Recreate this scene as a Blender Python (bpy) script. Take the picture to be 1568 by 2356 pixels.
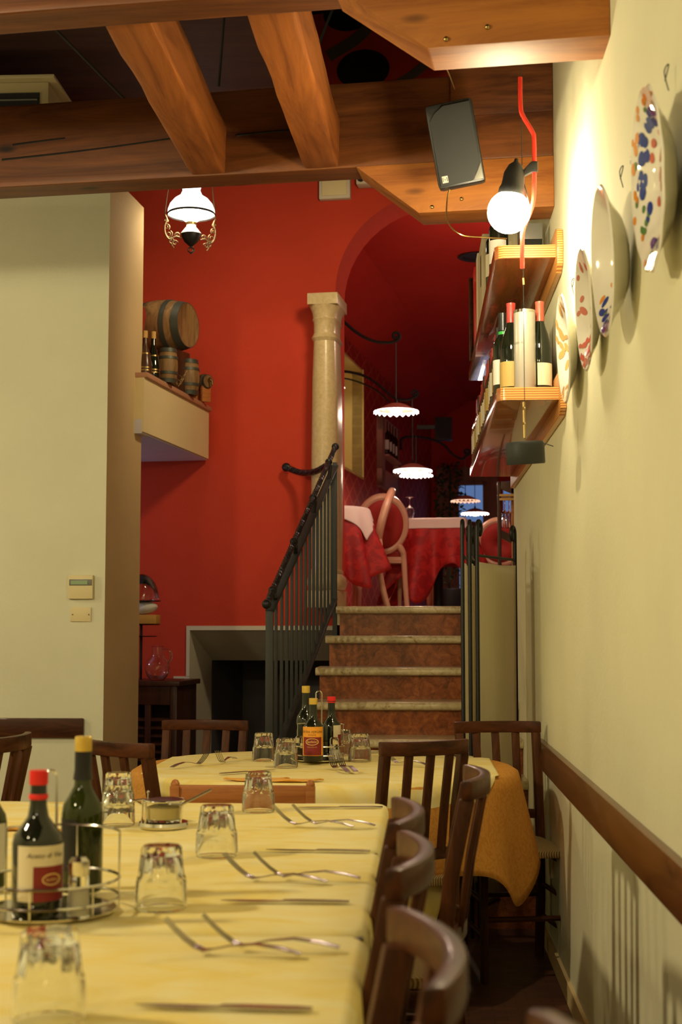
import bpy, bmesh, math, random
from mathutils import Vector, Matrix, Euler, noise
rnd = random.Random(7)
PI = math.pi
SC = bpy.context.scene
COL = SC.collection
for o in list(bpy.data.objects): bpy.data.objects.remove(o)

# ------------------------------------------------------------------ camera
H = 1.25; FPX = 3300.0; CX, CY = 784.0, 1178.0
PITCH = math.atan(272 / FPX); YAW = math.atan(171 * math.cos(PITCH) / FPX)
cam_d = bpy.data.cameras.new('camera'); cam = bpy.data.objects.new('camera', cam_d); COL.objects.link(cam)
cam.location = (0, 0, H); cam.rotation_euler = (PI/2 + PITCH, 0, YAW)
cam_d.sensor_fit = 'VERTICAL'; cam_d.sensor_height = 36; cam_d.sensor_width = 24
cam_d.lens = 36 * FPX / 2356; cam_d.clip_start = 0.05; cam_d.clip_end = 100
cam_d.dof.use_dof = True; cam_d.dof.focus_distance = 5.8; cam_d.dof.aperture_fstop = 5.0
SC.camera = cam
_fw = Vector((-math.sin(YAW)*math.cos(PITCH), math.cos(YAW)*math.cos(PITCH), math.sin(PITCH)))
_rt = Vector((math.cos(YAW), math.sin(YAW), 0)); _up = _rt.cross(_fw)
def ray(px, py): return _fw + _rt*((px-CX)/FPX) + _up*((CY-py)/FPX)
def P(px, py, d):
    r = ray(px, py); return Vector((0, 0, H)) + r*(d/r.y)
def G(px, py, z):
    r = ray(px, py); return Vector((0, 0, H)) + r*((z-H)/r.z)

# ------------------------------------------------------------------ world, lights, exposure
SC.view_settings.view_transform = 'Standard'; SC.view_settings.look = 'None'
SC.view_settings.exposure = 0.45; SC.view_settings.gamma = 1.0
w = bpy.data.worlds.new('world'); SC.world = w; w.use_nodes = True
w.node_tree.nodes['Background'].inputs[0].default_value = (0.28, 0.42, 0.75, 1)
w.node_tree.nodes['Background'].inputs[1].default_value = 0.32
def lamp(loc, power, color, radius=0.06):
    l = bpy.data.lights.new('unseen_light', 'POINT'); l.energy = power; l.color = color; l.shadow_soft_size = radius
    o = bpy.data.objects.new('unseen_light', l); o.location = loc; COL.objects.link(o); return o
WARM = (1.0, 0.83, 0.49)
lamp((-2.8, 2.3, 2.74), 150, WARM, 0.10)
lamp((-4.1, 5.7, 2.6), 42, WARM, 0.10)  # unseen fill added to brighten the left wall
lamp((-2.4, 0.2, 2.86), 45, WARM, 0.10)
lamp((-0.9, -0.9, 2.86), 30, WARM, 0.10)
lamp((0.88, 9.9, 3.45), 15, (1.0, 0.66, 0.50), 0.08)  # unseen fill added past the arch for the red ceiling and overlays
lamp((-0.6, 14.5, 3.3), 30, (1.0, 0.62, 0.48), 0.08)  # unseen fill added to lift the end wall of the back room
def spot(loc, to, power, color, deg, blend=0.6):      # unseen spot aimed downwards, added to light the red wall and upper room
    l = bpy.data.lights.new('unseen_spot', 'SPOT'); l.energy = power; l.color = color; l.shadow_soft_size = 0.14; l.spot_size = math.radians(deg); l.spot_blend = blend
    o = bpy.data.objects.new('unseen_spot', l); o.location = loc; COL.objects.link(o)
    o.rotation_euler = (Vector(to)-Vector(loc)).to_track_quat('-Z', 'Y').to_euler(); return o
spot((-0.12, 6.9, 3.5), (-0.8, 8.9, 2.75), 60, (1.0, 0.78, 0.46), 108, 0.8)
lamp((-3.0, 8.3, 1.7), 9, (0.62, 0.70, 1.0), 0.10)  # cool light added under the balcony for daylight from an unseen window
BULB_L, OIL_L, BACK_L = 160, 38, 130

# ------------------------------------------------------------------ materials
def mat(name, col, rough=0.5, metal=0.0, spec=0.5, emit=None, estr=0, trans=0, ior=1.45, coat=0):
    m = bpy.data.materials.new(name); m.use_nodes = True
    b = m.node_tree.nodes['Principled BSDF']
    b.inputs['Base Color'].default_value = (*col, 1); b.inputs['Roughness'].default_value = rough
    b.inputs['Metallic'].default_value = metal; b.inputs['Specular IOR Level'].default_value = spec
    b.inputs['IOR'].default_value = ior; b.inputs['Transmission Weight'].default_value = trans
    b.inputs['Coat Weight'].default_value = coat
    if emit: b.inputs['Emission Color'].default_value = (*emit, 1); b.inputs['Emission Strength'].default_value = estr
    return m
def nodes(m): return m.node_tree.nodes, m.node_tree.links, m.node_tree.nodes['Principled BSDF']
def coords(m, scale=(1, 1, 1), rot=(0, 0, 0)):
    N, L, b = nodes(m); t = N.new('ShaderNodeTexCoord'); mp = N.new('ShaderNodeMapping')
    mp.inputs['Scale'].default_value = scale; mp.inputs['Rotation'].default_value = rot
    L.new(t.outputs['Object'], mp.inputs[0]); return mp.outputs[0]
def ramp(m, fac, stops):
    N, L, b = nodes(m); r = N.new('ShaderNodeValToRGB'); e = r.color_ramp.elements
    while len(e) < len(stops): e.new(0.5)
    for el, (p, c) in zip(e, stops): el.position = p; el.color = (*c, 1)
    L.new(fac, r.inputs[0]); return r.outputs[0]
def noise_t(m, vec, scale, detail=4, rough=0.55, dist=0):
    N, L, b = nodes(m); n = N.new('ShaderNodeTexNoise'); n.inputs['Scale'].default_value = scale
    n.inputs['Detail'].default_value = detail; n.inputs['Roughness'].default_value = rough; n.inputs['Distortion'].default_value = dist
    L.new(vec, n.inputs['Vector']); return n.outputs[0]
def bump(m, fac, strength=0.2, dist=0.01):
    N, L, b = nodes(m); n = N.new('ShaderNodeBump'); n.inputs['Strength'].default_value = strength; n.inputs['Distance'].default_value = dist
    L.new(fac, n.inputs['Height']); L.new(n.outputs[0], b.inputs['Normal'])
def base(m, out): N, L, b = nodes(m); L.new(out, b.inputs['Base Color'])
def plaster(name, c, var=0.06, bs=0.25):
    m = mat(name, c, 0.85, spec=0.2); v = coords(m)
    n = noise_t(m, v, 1.3, 5)
    base(m, ramp(m, n, [(0.3, tuple(x*(1-var) for x in c)), (0.7, tuple(min(1, x*(1+var)) for x in c))]))
    bump(m, noise_t(m, v, 55, 3), bs, 0.004); return m
def wood(name, dark, light, axis=0, scale=5, rough=0.4, stretch=9, coat=0.0, knots=False, bmp=0.15):
    m = mat(name, light, rough, coat=coat); s = [scale*1.0]*3; s[axis] = scale/stretch
    v = coords(m, tuple(s)); n = noise_t(m, v, 2.6, 10, 0.74, 0.8)
    c = ramp(m, n, [(0.36, dark), (0.50, tuple((a+b)/2 for a, b in zip(dark, light))), (0.66, light)])
    if knots:
        N, L, b = nodes(m); vo = N.new('ShaderNodeTexVoronoi'); vo.inputs['Scale'].default_value = 1.0
        s2 = [7]*3; s2[axis] = 2.6; L.new(coords(m, tuple(s2)), vo.inputs['Vector'])
        k = ramp(m, vo.outputs['Distance'], [(0.05, (1, 1, 1)), (0.14, (0, 0, 0))])
        mx = N.new('ShaderNodeMix'); mx.data_type = 'RGBA'; L.new(k, mx.inputs[0]); L.new(c, mx.inputs[6])
        mx.inputs[7].default_value = (*[x*0.25 for x in dark], 1); c = mx.outputs[2]
    base(m, c); bump(m, n, bmp, 0.006); return m
M = {}
M['cream'] = plaster('cream_plaster', (0.72, 0.70, 0.50))
M['creamL'] = plaster('pale_cream_plaster', (0.72, 0.72, 0.56))
M['tan'] = plaster('tan_plaster', (0.62, 0.47, 0.25))
M['white'] = plaster('white_plaster', (0.62, 0.56, 0.44))
M['ivory'] = plaster('ivory_plaster', (0.72, 0.60, 0.34))
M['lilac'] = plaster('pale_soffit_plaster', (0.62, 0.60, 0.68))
M['red'] = plaster('red_plaster', (0.52, 0.050, 0.024), 0.08)
M['darkred'] = plaster('deep_red_plaster', (0.46, 0.030, 0.018), 0.08)
M['black'] = mat('black_paint', (0.008, 0.008, 0.009), 0.6)
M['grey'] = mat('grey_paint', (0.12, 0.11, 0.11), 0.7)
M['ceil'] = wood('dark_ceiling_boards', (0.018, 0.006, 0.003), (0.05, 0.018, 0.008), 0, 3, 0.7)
M['beam'] = wood('old_beam_wood', (0.06, 0.015, 0.003), (0.20, 0.062, 0.013), 0, 4, 0.5, 10, knots=True)
M['joist'] = wood('joist_wood', (0.13, 0.032, 0.006), (0.38, 0.120, 0.022), 1, 4, 0.5, 10, knots=True)
M['corbel'] = wood('corbel_wood', (0.23, 0.064, 0.010), (0.48, 0.175, 0.028), 0, 3.2, 0.55, 8, knots=True)
M['chair'] = wood('dark_chair_wood', (0.030, 0.009, 0.003), (0.105, 0.034, 0.010), 2, 9, 0.5, 8, bmp=0.05)
M['chairx'] = wood('dark_rail_wood', (0.030, 0.009, 0.003), (0.10, 0.030, 0.010), 0, 9, 0.40, 8, coat=0.06, bmp=0.05)
for _n in ('chair', 'chairx'): M[_n].node_tree.nodes['Principled BSDF'].inputs['Specular IOR Level'].default_value = 0.2
M['orange_wood'] = wood('orange_chair_wood', (0.30, 0.095, 0.022), (0.50, 0.19, 0.05), 0, 9, 0.4, 8, coat=0.2, bmp=0.05)
M['rail'] = wood('dado_wood', (0.085, 0.026, 0.007), (0.17, 0.055, 0.014), 1, 6, 0.36, 10, coat=0.2, bmp=0.04)
M['cab'] = wood('cabinet_wood', (0.030, 0.010, 0.005), (0.085, 0.028, 0.012), 2, 6, 0.4)
M['ply'] = mat('plywood_edge', (0.7, 0.33, 0.08), 0.4, coat=0.3)
v = coords(M['ply'], (1, 1, 1)); N, L, b = nodes(M['ply']); wv = N.new('ShaderNodeTexWave'); wv.bands_direction = 'Z'
wv.inputs['Scale'].default_value = 38; wv.inputs['Distortion'].default_value = 0.4; L.new(v, wv.inputs[0])
base(M['ply'], ramp(M['ply'], wv.outputs[0], [(0.3, (0.36, 0.12, 0.022)), (0.7, (0.72, 0.36, 0.10))]))
M['shelf'] = wood('varnished_shelf_wood', (0.24, 0.075, 0.022), (0.40, 0.14, 0.04), 1, 4, 0.16, 10, coat=0.6, bmp=0.02)
M['floor'] = mat('floor_tiles', (0.1, 0.04, 0.025), 0.5)
v = coords(M['floor']); N, L, b = nodes(M['floor']); br = N.new('ShaderNodeTexBrick'); br.inputs['Scale'].default_value = 6
br.inputs['Color1'].default_value = (0.11, 0.040, 0.022, 1); br.inputs['Color2'].default_value = (0.07, 0.028, 0.018, 1); br.inputs['Mortar'].default_value = (0.03, 0.02, 0.015, 1)
br.inputs['Mortar Size'].default_value = 0.01; L.new(v, br.inputs[0]); base(M['floor'], br.outputs[0])
M['nosing'] = mat('yellow_marble', (0.6, 0.5, 0.3), 0.3, coat=0.2); v = coords(M['nosing'])
base(M['nosing'], ramp(M['nosing'], noise_t(M['nosing'], v, 22, 8, 0.7, 1.5), [(0.30, (0.22, 0.13, 0.06)), (0.42, (0.52, 0.42, 0.23)), (0.6, (0.68, 0.58, 0.36))]))
M['riser'] = mat('red_marble', (0.3, 0.07, 0.03), 0.3, coat=0.3); v = coords(M['riser'])
base(M['riser'], ramp(M['riser'], noise_t(M['riser'], v, 20, 9, 0.75, 0.8), [(0.34, (0.10, 0.022, 0.006)), (0.5, (0.25, 0.066, 0.018)), (0.66, (0.40, 0.125, 0.036))]))
M['stone'] = mat('column_stone', (0.5, 0.38, 0.2), 0.35, coat=0.1); v = coords(M['stone'])
base(M['stone'], ramp(M['stone'], noise_t(M['stone'], v, 45, 7, 0.7), [(0.35, (0.48, 0.36, 0.18)), (0.6, (0.58, 0.45, 0.25))]))
def cloth_mat(name, dark, light, scale=3):
    m = mat(name, light, 0.9, spec=0.15); v = coords(m, (1, 2.2, 1)); n = noise_t(m, v, scale, 6, 0.6, 1.5)
    base(m, ramp(m, n, [(0.34, dark), (0.62, light)])); bump(m, noise_t(m, v, 9, 3), 0.18, 0.01); return m
M['topper'] = cloth_mat('yellow_topper_cloth', (0.83, 0.65, 0.19), (0.86, 0.77, 0.42), 3.4)
M['under'] = mat('orange_damask_cloth', (0.62, 0.28, 0.05), 0.75, spec=0.25); v = coords(M['under'])
N, L, b = nodes(M['under']); wv = N.new('ShaderNodeTexWave'); wv.wave_type = 'RINGS'; wv.inputs['Scale'].default_value = 9; wv.inputs['Distortion'].default_value = 9
wv.inputs['Detail Scale'].default_value = 2; L.new(v, wv.inputs[0])
base(M['under'], ramp(M['under'], noise_t(M['under'], v, 26, 1, 0.4, 3.0), [(0.48, (0.64, 0.30, 0.055)), (0.54, (0.57, 0.25, 0.042))]))
M['whitecloth'] = mat('white_overlay_cloth', (0.75, 0.66, 0.62), 0.85)
M['redcloth'] = mat('red_damask_cloth', (0.38, 0.012, 0.012), 0.6); v = coords(M['redcloth'])
base(M['redcloth'], ramp(M['redcloth'], noise_t(M['redcloth'], v, 14, 3, 0.5, 1), [(0.45, (0.30, 0.008, 0.010)), (0.55, (0.44, 0.016, 0.014))]))
M['iron'] = mat('wrought_iron', (0.035, 0.038, 0.038), 0.55, metal=0.4)
M['ironD'] = mat('black_iron', (0.015, 0.015, 0.016), 0.45, metal=0.4)
M['rope'] = mat('rope_iron', (0.022, 0.020, 0.024), 0.35, metal=0.3)
M['chrome'] = mat('chrome', (0.75, 0.73, 0.68), 0.12, metal=1)
M['steel'] = mat('cutlery_steel', (0.46, 0.44, 0.41), 0.24, metal=1)
M['brass'] = mat('aged_brass', (0.42, 0.30, 0.12), 0.3, metal=1)
M['armbrass'] = mat('dull_dark_brass', (0.20, 0.15, 0.08), 0.5, metal=0.8)
M['glass'] = mat('clear_glass', (0.97, 0.98, 0.96), 0.02, trans=1, ior=1.47)
M['thin'] = mat('thin_glass', (0.9, 0.9, 0.95), 0.02, trans=1, ior=1.1)
M['green'] = mat('green_bottle_glass', (0.035, 0.05, 0.006), 0.04, trans=0.5, ior=1.5)
M['bottle'] = mat('dark_bottle_glass', (0.008, 0.011, 0.006), 0.05, coat=0.5)
M['cap_y'] = mat('yellow_cap', (0.75, 0.52, 0.10), 0.3, metal=0.3)
M['cap_r'] = mat('red_cap', (0.75, 0.02, 0.02), 0.35)
M['caps_r'] = mat('red_capsule', (0.42, 0.035, 0.03), 0.3)
M['caps_k'] = mat('black_capsule', (0.012, 0.012, 0.014), 0.3)
M['paper'] = mat('cream_label', (0.72, 0.64, 0.46), 0.7)
M['paper_w'] = mat('white_label', (0.75, 0.73, 0.66), 0.6)
M['paper_g'] = mat('gold_label', (0.50, 0.34, 0.10), 0.5)
M['paper_o'] = mat('orange_label', (0.85, 0.36, 0.03), 0.5)
M['maroon'] = mat('maroon_label', (0.22, 0.015, 0.015), 0.5)
M['gold'] = mat('gold_print', (0.8, 0.58, 0.2), 0.4)
M['ink'] = mat('dark_ink', (0.05, 0.03, 0.02), 0.6)
M['tube'] = mat('brushed_white_tin', (0.50, 0.48, 0.42), 0.32, metal=0.35)
M['redtube'] = mat('red_enamel_tube', (0.62, 0.03, 0.015), 0.3)
M['plastic'] = mat('black_plastic', (0.016, 0.017, 0.018), 0.42)
M['cloth_sp'] = mat('black_speaker_cloth', (0.02, 0.021, 0.022), 0.8)
M['greypl'] = mat('grey_plastic', (0.16, 0.16, 0.14), 0.4)
M['acpl'] = mat('dull_cream_metal', (0.42, 0.36, 0.20), 0.6)
M['ivorypl'] = mat('ivory_plastic', (0.74, 0.64, 0.36), 0.45)
M['lcd'] = mat('lcd_screen', (0.24, 0.36, 0.18), 0.3)
M['porc'] = mat('glazed_porcelain', (0.82, 0.79, 0.70), 0.08, coat=0.6)
M['blue'] = mat('cobalt_glaze', (0.03, 0.06, 0.30), 0.1, coat=0.5)
M['rose'] = mat('rose_glaze', (0.60, 0.14, 0.10), 0.1, coat=0.5)
M['ochre'] = mat('ochre_glaze', (0.60, 0.36, 0.12), 0.1, coat=0.5)
M['orangeg'] = mat('orange_glaze', (0.75, 0.28, 0.04), 0.1, coat=0.5)
M['greeng'] = mat('green_glaze', (0.10, 0.22, 0.06), 0.1, coat=0.5)
M['linen'] = mat('linen_panel', (0.78, 0.68, 0.40), 0.9, spec=0.1); v = coords(M['linen'], (30, 30, 2))
base(M['linen'], ramp(M['linen'], noise_t(M['linen'], v, 3, 3), [(0.3, (0.82, 0.77, 0.60)), (0.7, (0.88, 0.84, 0.68))]))
M['pink'] = mat('pink_lacquer', (0.62, 0.36, 0.24), 0.3, coat=0.3)
M['velvet'] = mat('red_upholstery', (0.34, 0.02, 0.015), 0.7)
M['rush'] = mat('woven_rush', (0.30, 0.2, 0.07), 0.8); v = coords(M['rush'], (1, 1, 1), (0, 0, 0.78)); N, L, b = nodes(M['rush']); wv = N.new('ShaderNodeTexWave')
wv.inputs['Scale'].default_value = 40; L.new(v, wv.inputs[0]); base(M['rush'], ramp(M['rush'], wv.outputs[0], [(0.3, (0.14, 0.08, 0.02)), (0.7, (0.42, 0.30, 0.12))])); bump(M['rush'], wv.outputs[0], 0.5, 0.004)
M['stave'] = wood('barrel_staves', (0.09, 0.04, 0.012), (0.30, 0.17, 0.06), 2, 8, 0.6)
M['head'] = wood('barrel_head_wood', (0.16, 0.045, 0.01), (0.42, 0.15, 0.04), 0, 7, 0.6)
M['hoop'] = mat('barrel_hoop', (0.07, 0.075, 0.06), 0.5, metal=0.5)
M['leaf'] = mat('dark_leaf', (0.012, 0.03, 0.008), 0.6)
M['globe'] = mat('bright_globe', (1, 1, 1), 0.4, emit=(1.0, 0.84, 0.52), estr=BULB_L)
M['oilbulb'] = mat('lamp_bulb', (1, 1, 1), 0.4, emit=(1.0, 0.80, 0.52), estr=OIL_L)
M['opal'] = mat('lit_opal_glass', (0.9, 0.9, 0.9), 0.2, emit=(1.0, 0.95, 0.85), estr=1.5)
M['backbulb'] = mat('lit_bulb', (1, 1, 1), 0.4, emit=(1.0, 0.78, 0.58), estr=BACK_L)
M['frill'] = mat('lit_porcelain_edge', (0.9, 0.85, 0.8), 0.3, emit=(1.0, 0.86, 0.78), estr=3.0)
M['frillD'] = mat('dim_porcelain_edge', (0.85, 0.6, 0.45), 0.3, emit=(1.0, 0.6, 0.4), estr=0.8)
M['shadeT'] = mat('pink_porcelain', (0.42, 0.14, 0.11), 0.25)
M['fairy'] = mat('tiny_light', (1, 1, 1), 0.4, emit=(1.0, 0.9, 0.75), estr=12)
M['jam'] = mat('dark_lid', (0.05, 0.01, 0.02), 0.3)
M['cheese'] = mat('grated_cheese', (0.75, 0.6, 0.25), 0.9); M['salt'] = mat('white_salt', (0.75, 0.72, 0.62), 0.9)
M['pepper'] = mat('ground_pepper', (0.12, 0.08, 0.05), 0.9)
# wallpaper with a trellis of thin paler lines
M['paperwall'] = mat('trellis_wallpaper', (0.42, 0.03, 0.02), 0.6); N, L, b = nodes(M['paperwall'])
t = N.new('ShaderNodeTexCoord'); cols = []
for sgn in (1, -1):
    mp = N.new('ShaderNodeMapping'); mp.inputs['Rotation'].default_value = (sgn*1.1, 0, 0); L.new(t.outputs['Object'], mp.inputs[0])
    wv = N.new('ShaderNodeTexWave'); wv.bands_direction = 'Y'; wv.inputs['Scale'].default_value = 1.85; L.new(mp.outputs[0], wv.inputs[0]); cols.append(ramp(M['paperwall'], wv.outputs[0], [(0.93, (0, 0, 0)), (0.98, (1, 1, 1))]))
ad = N.new('ShaderNodeMix'); ad.data_type = 'RGBA'; ad.blend_type = 'LIGHTEN'; ad.inputs[0].default_value = 1; L.new(cols[0], ad.inputs[6]); L.new(cols[1], ad.inputs[7])
base(M['paperwall'], ramp(M['paperwall'], ad.outputs[2], [(0.0, (0.36, 0.020, 0.014)), (1.0, (0.52, 0.10, 0.05))]))

# ------------------------------------------------------------------ mesh helpers
class MB:
    def __init__(s): s.v = []; s.f = []
    def add(s, vs, fs, m=None):
        n = len(s.v); s.v += [(m @ Vector(p)) if m else Vector(p) for p in vs]; s.f += [[i+n for i in f] for f in fs]; return s
    def box(s, a, b, m=None):
        x0, y0, z0 = a; x1, y1, z1 = b
        return s.add([(x0,y0,z0),(x1,y0,z0),(x1,y1,z0),(x0,y1,z0),(x0,y0,z1),(x1,y0,z1),(x1,y1,z1),(x0,y1,z1)],
                     [(0,3,2,1),(4,5,6,7),(0,1,5,4),(1,2,6,5),(2,3,7,6),(3,0,4,7)], m)
    def prism(s, poly, ax, a, b, m=None):   # poly in the two other axes, extruded along ax from a to b
        def p3(p, t): q = list(p); q.insert(ax, t); return q
        n = len(poly); vs = [p3(p, a) for p in poly] + [p3(p, b) for p in poly]
        fs = [tuple(range(n))[::-1], tuple(range(n, 2*n))] + [(i, (i+1) % n, n+(i+1) % n, n+i) for i in range(n)]
        return s.add(vs, fs, m)
    def lathe(s, prof, seg=24, m=None, flute=None, arc=None, cap=True):
        vs = []; fs = []; a0, a1 = arc or (0, 2*PI); closed = arc is None; n = seg if closed else seg+1
        for r, z in prof:
            for i in range(n):
                t = a0 + (a1-a0)*i/seg; rr = r*(flute(t, z) if flute else 1); vs.append((rr*math.cos(t), rr*math.sin(t), z))
        for j in range(len(prof)-1):
            for i in range(seg):
                k = (i+1) % n; fs.append((j*n+i, j*n+k, (j+1)*n+k, (j+1)*n+i))
        if closed and cap:
            if prof[0][0] > 1e-6: fs.append(tuple(range(n))[::-1])
            if prof[-1][0] > 1e-6: fs.append(tuple(range((len(prof)-1)*n, len(prof)*n)))
        return s.add(vs, fs, m)
    def tube(s, pts, r, seg=8, m=None, closed=False, r2=None):
        pts = [Vector(p) for p in pts]; n = len(pts); vs = []; fs = []; up = None
        for i, p in enumerate(pts):
            a = pts[(i-1) % n] if (closed or i > 0) else p; c = pts[(i+1) % n] if (closed or i < n-1) else p
            t = (c-a).normalized()
            if up is None: up = Vector((0, 0, 1)) if abs(t.z) < 0.9 else Vector((1, 0, 0))
            x = t.cross(up).normalized(); up = x.cross(t).normalized()
            rr = r if r2 is None else r + (r2-r)*i/(n-1)
            for k in range(seg): q = 2*PI*k/seg; vs.append(p + x*(rr*math.cos(q)) + up*(rr*math.sin(q)))
        for i in range(n if closed else n-1):
            j = (i+1) % n
            for k in range(seg): fs.append((i*seg+k, i*seg+(k+1) % seg, j*seg+(k+1) % seg, j*seg+k))
        if not closed: fs += [tuple(range(seg))[::-1], tuple(range((n-1)*seg, n*seg))]
        return s.add(vs, fs, m)
    def ball(s, c, r, seg=16, sc=(1, 1, 1), m=None):
        k = seg//2; prof = [(r*math.sin(PI*i/k), -r*math.cos(PI*i/k)) for i in range(k+1)]
        mm = Matrix.Translation(c) @ Matrix.Diagonal((*sc, 1)); return s.lathe(prof, seg, (m @ mm) if m else mm)
    def sweep(s, rect, pts, m=None):     # rectangular bars: rect=(w,h); pts list of (pos, side vector, up vector)
        vs = []; fs = []; w, h = rect
        for p, x, u in pts:
            p, x, u = Vector(p), Vector(x), Vector(u)
            vs += [p-x*w/2-u*h/2, p+x*w/2-u*h/2, p+x*w/2+u*h/2, p-x*w/2+u*h/2]
        for i in range(len(pts)-1):
            for k in range(4): fs.append((i*4+k, i*4+(k+1) % 4, (i+1)*4+(k+1) % 4, (i+1)*4+k))
        n = len(pts)-1; fs += [(3, 2, 1, 0), (n*4, n*4+1, n*4+2, n*4+3)]
        return s.add(vs, fs, m)
    def build(s, name, m, parent=None, smooth=35, bevel=0, loc=None, rotz=0, jitter=0, sub=0):
        me = bpy.data.meshes.new(name); bm = bmesh.new()
        vv = [bm.verts.new(p) for p in s.v]
        for f in s.f:
            try: bm.faces.new([vv[i] for i in f])
            except ValueError: pass
        bmesh.ops.remove_doubles(bm, verts=bm.verts, dist=1e-6)
        bmesh.ops.recalc_face_normals(bm, faces=bm.faces)
        if bevel: bmesh.ops.bevel(bm, geom=list(bm.edges), offset=bevel, segments=2, profile=0.6, affect='EDGES', clamp_overlap=True)
        if sub: bmesh.ops.subdivide_edges(bm, edges=bm.edges, cuts=sub, use_grid_fill=True)
        if jitter:
            for q in bm.verts: q.co += noise.noise_vector(q.co*4.0)*jitter + noise.noise_vector(q.co*15.0)*jitter*0.35
        bm.to_mesh(me); bm.free()
        me.materials.append(M[m] if isinstance(m, str) else m)
        if smooth:
            for p in me.polygons: p.use_smooth = True
            me.set_sharp_from_angle(angle=math.radians(smooth))
        o = bpy.data.objects.new(name, me); COL.objects.link(o)
        if parent: o.parent = parent
        if loc is not None: o.location = loc
        if rotz: o.rotation_euler.z = rotz
        return o
def tag(o, label=None, cat=None, group=None, kind=None):
    if label: o['label'] = label
    if cat: o['category'] = cat
    if group: o['group'] = group
    if kind: o['kind'] = kind
    return o
def thing(name, label, cat, loc=(0, 0, 0), rotz=0, group=None, scale=None):
    o = bpy.data.objects.new(name, None); o.empty_display_size = 0.05; COL.objects.link(o)
    o.location = loc; o.rotation_euler = (0, 0, rotz)
    if scale: o.scale = scale
    return tag(o, label, cat, group)
def struct(name, mb, m, **k): return tag(mb.build(name, m, **k), kind='structure')
KIDS = {}
def dup(o, loc=None, rotz=None, label=None, group=None, parent=None, scale=None):
    c = o.copy(); COL.objects.link(c)
    if parent: c.parent = parent
    if loc is not None: c.location = loc
    if rotz is not None: c.rotation_euler.z = rotz
    if scale is not None: c.scale = scale
    if label: c['label'] = label
    if group: c['group'] = group
    for ch in [x for x in bpy.data.objects if x.parent == o]: dup(ch, parent=c)
    return c
def text_mb(txt, size, fn, shear=0.0):   # writing as geometry: fn maps (x, y) of the flat text to a point
    cu = bpy.data.curves.new('writing', 'FONT'); cu.body = txt; cu.size = size; cu.align_x = 'CENTER'; cu.align_y = 'CENTER'; cu.shear = shear; cu.resolution_u = 3
    ob = bpy.data.objects.new('writing', cu); COL.objects.link(ob); dg = bpy.context.evaluated_depsgraph_get()
    me = bpy.data.meshes.new_from_object(ob.evaluated_get(dg)); mb = MB()
    mb.add([fn(q.co.x, q.co.y) for q in me.vertices], [tuple(p.vertices) for p in me.polygons])
    bpy.data.objects.remove(ob); bpy.data.curves.remove(cu); bpy.data.meshes.remove(me); return mb
def RZ(a): return Matrix.Rotation(a, 4, 'Z')
def T(x, y, z): return Matrix.Translation((x, y, z))
def bez(ps, n=24):      # Catmull-Rom through points
    ps = [Vector(p) for p in ps]; out = []; q = [ps[0]] + ps + [ps[-1]]
    for i in range(1, len(q)-2):
        a, b_, c, d = q[i-1], q[i], q[i+1], q[i+2]; k = max(2, n//(len(ps)-1))
        for j in range(k):
            t = j/k; out.append(0.5*((2*b_)+(c-a)*t+(2*a-5*b_+4*c-d)*t*t+(3*b_-a-3*c+d)*t**3))
    out.append(ps[-1]); return out

# ------------------------------------------------------------------ setting
XW = 0.516; TH = math.radians(7); LZ = 1.385
struct('floor', MB().box((-5.2, -2.2, -0.1), (3.2, 10.6, 0)), 'floor', smooth=0)
struct('wall_right', MB().box((XW, -2.2, 0), (XW+0.12, 7.5, 5.2)), 'cream', smooth=0)
struct('wall_stair_right', MB().box((1.75, 7.4, 0), (1.85, 9.3, 5.2)).box((XW+0.12, 7.3, 0), (1.85, 7.4, 5.2)), 'darkred', smooth=0)
struct('wall_behind', MB().box((-5.2, -2.3, 0), (XW+0.12, -2.2, 3.3)), 'cream', smooth=0)
struct('wall_far_left', MB().box((-5.3, -2.2, 0), (-5.2, 10.6, 5.2)), 'cream', smooth=0)
struct('ceiling', MB().box((-5.2, -2.2, 3.24), (XW, 3.85, 3.34)), 'ceil', smooth=0)
struct('ceiling_loft', MB().box((-5.2, 3.86, 4.2), (-0.62, 8.95, 4.3)), 'ceil', smooth=0)
struct('ceiling_high', MB().box((-5.2, 3.85, 5.2), (3.2, 9.4, 5.3)), 'ceil', smooth=0)
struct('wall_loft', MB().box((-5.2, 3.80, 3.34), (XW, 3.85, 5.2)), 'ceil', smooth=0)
wl = MB().prism([(-5.2, 7.2), (-1.568, 7.2), (-1.575, 7.215), (-1.575+0.0, 7.22), (-5.2, 7.22)], 2, 0, 3.62)
struct('wall_left', wl, 'creamL', smooth=0)
pA = P(243, 900, 7.2); pB = P(326, 900, 7.84)
struct('wall_pier', MB().prism([(pA.x, 7.221), (pA.x+0.0, 7.215), (pA.x+0.002, 7.205), (pB.x, pB.y), (-5.2, pB.y), (-5.2, 7.221)], 2, 0, 3.62), 'tan', smooth=0)
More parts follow.
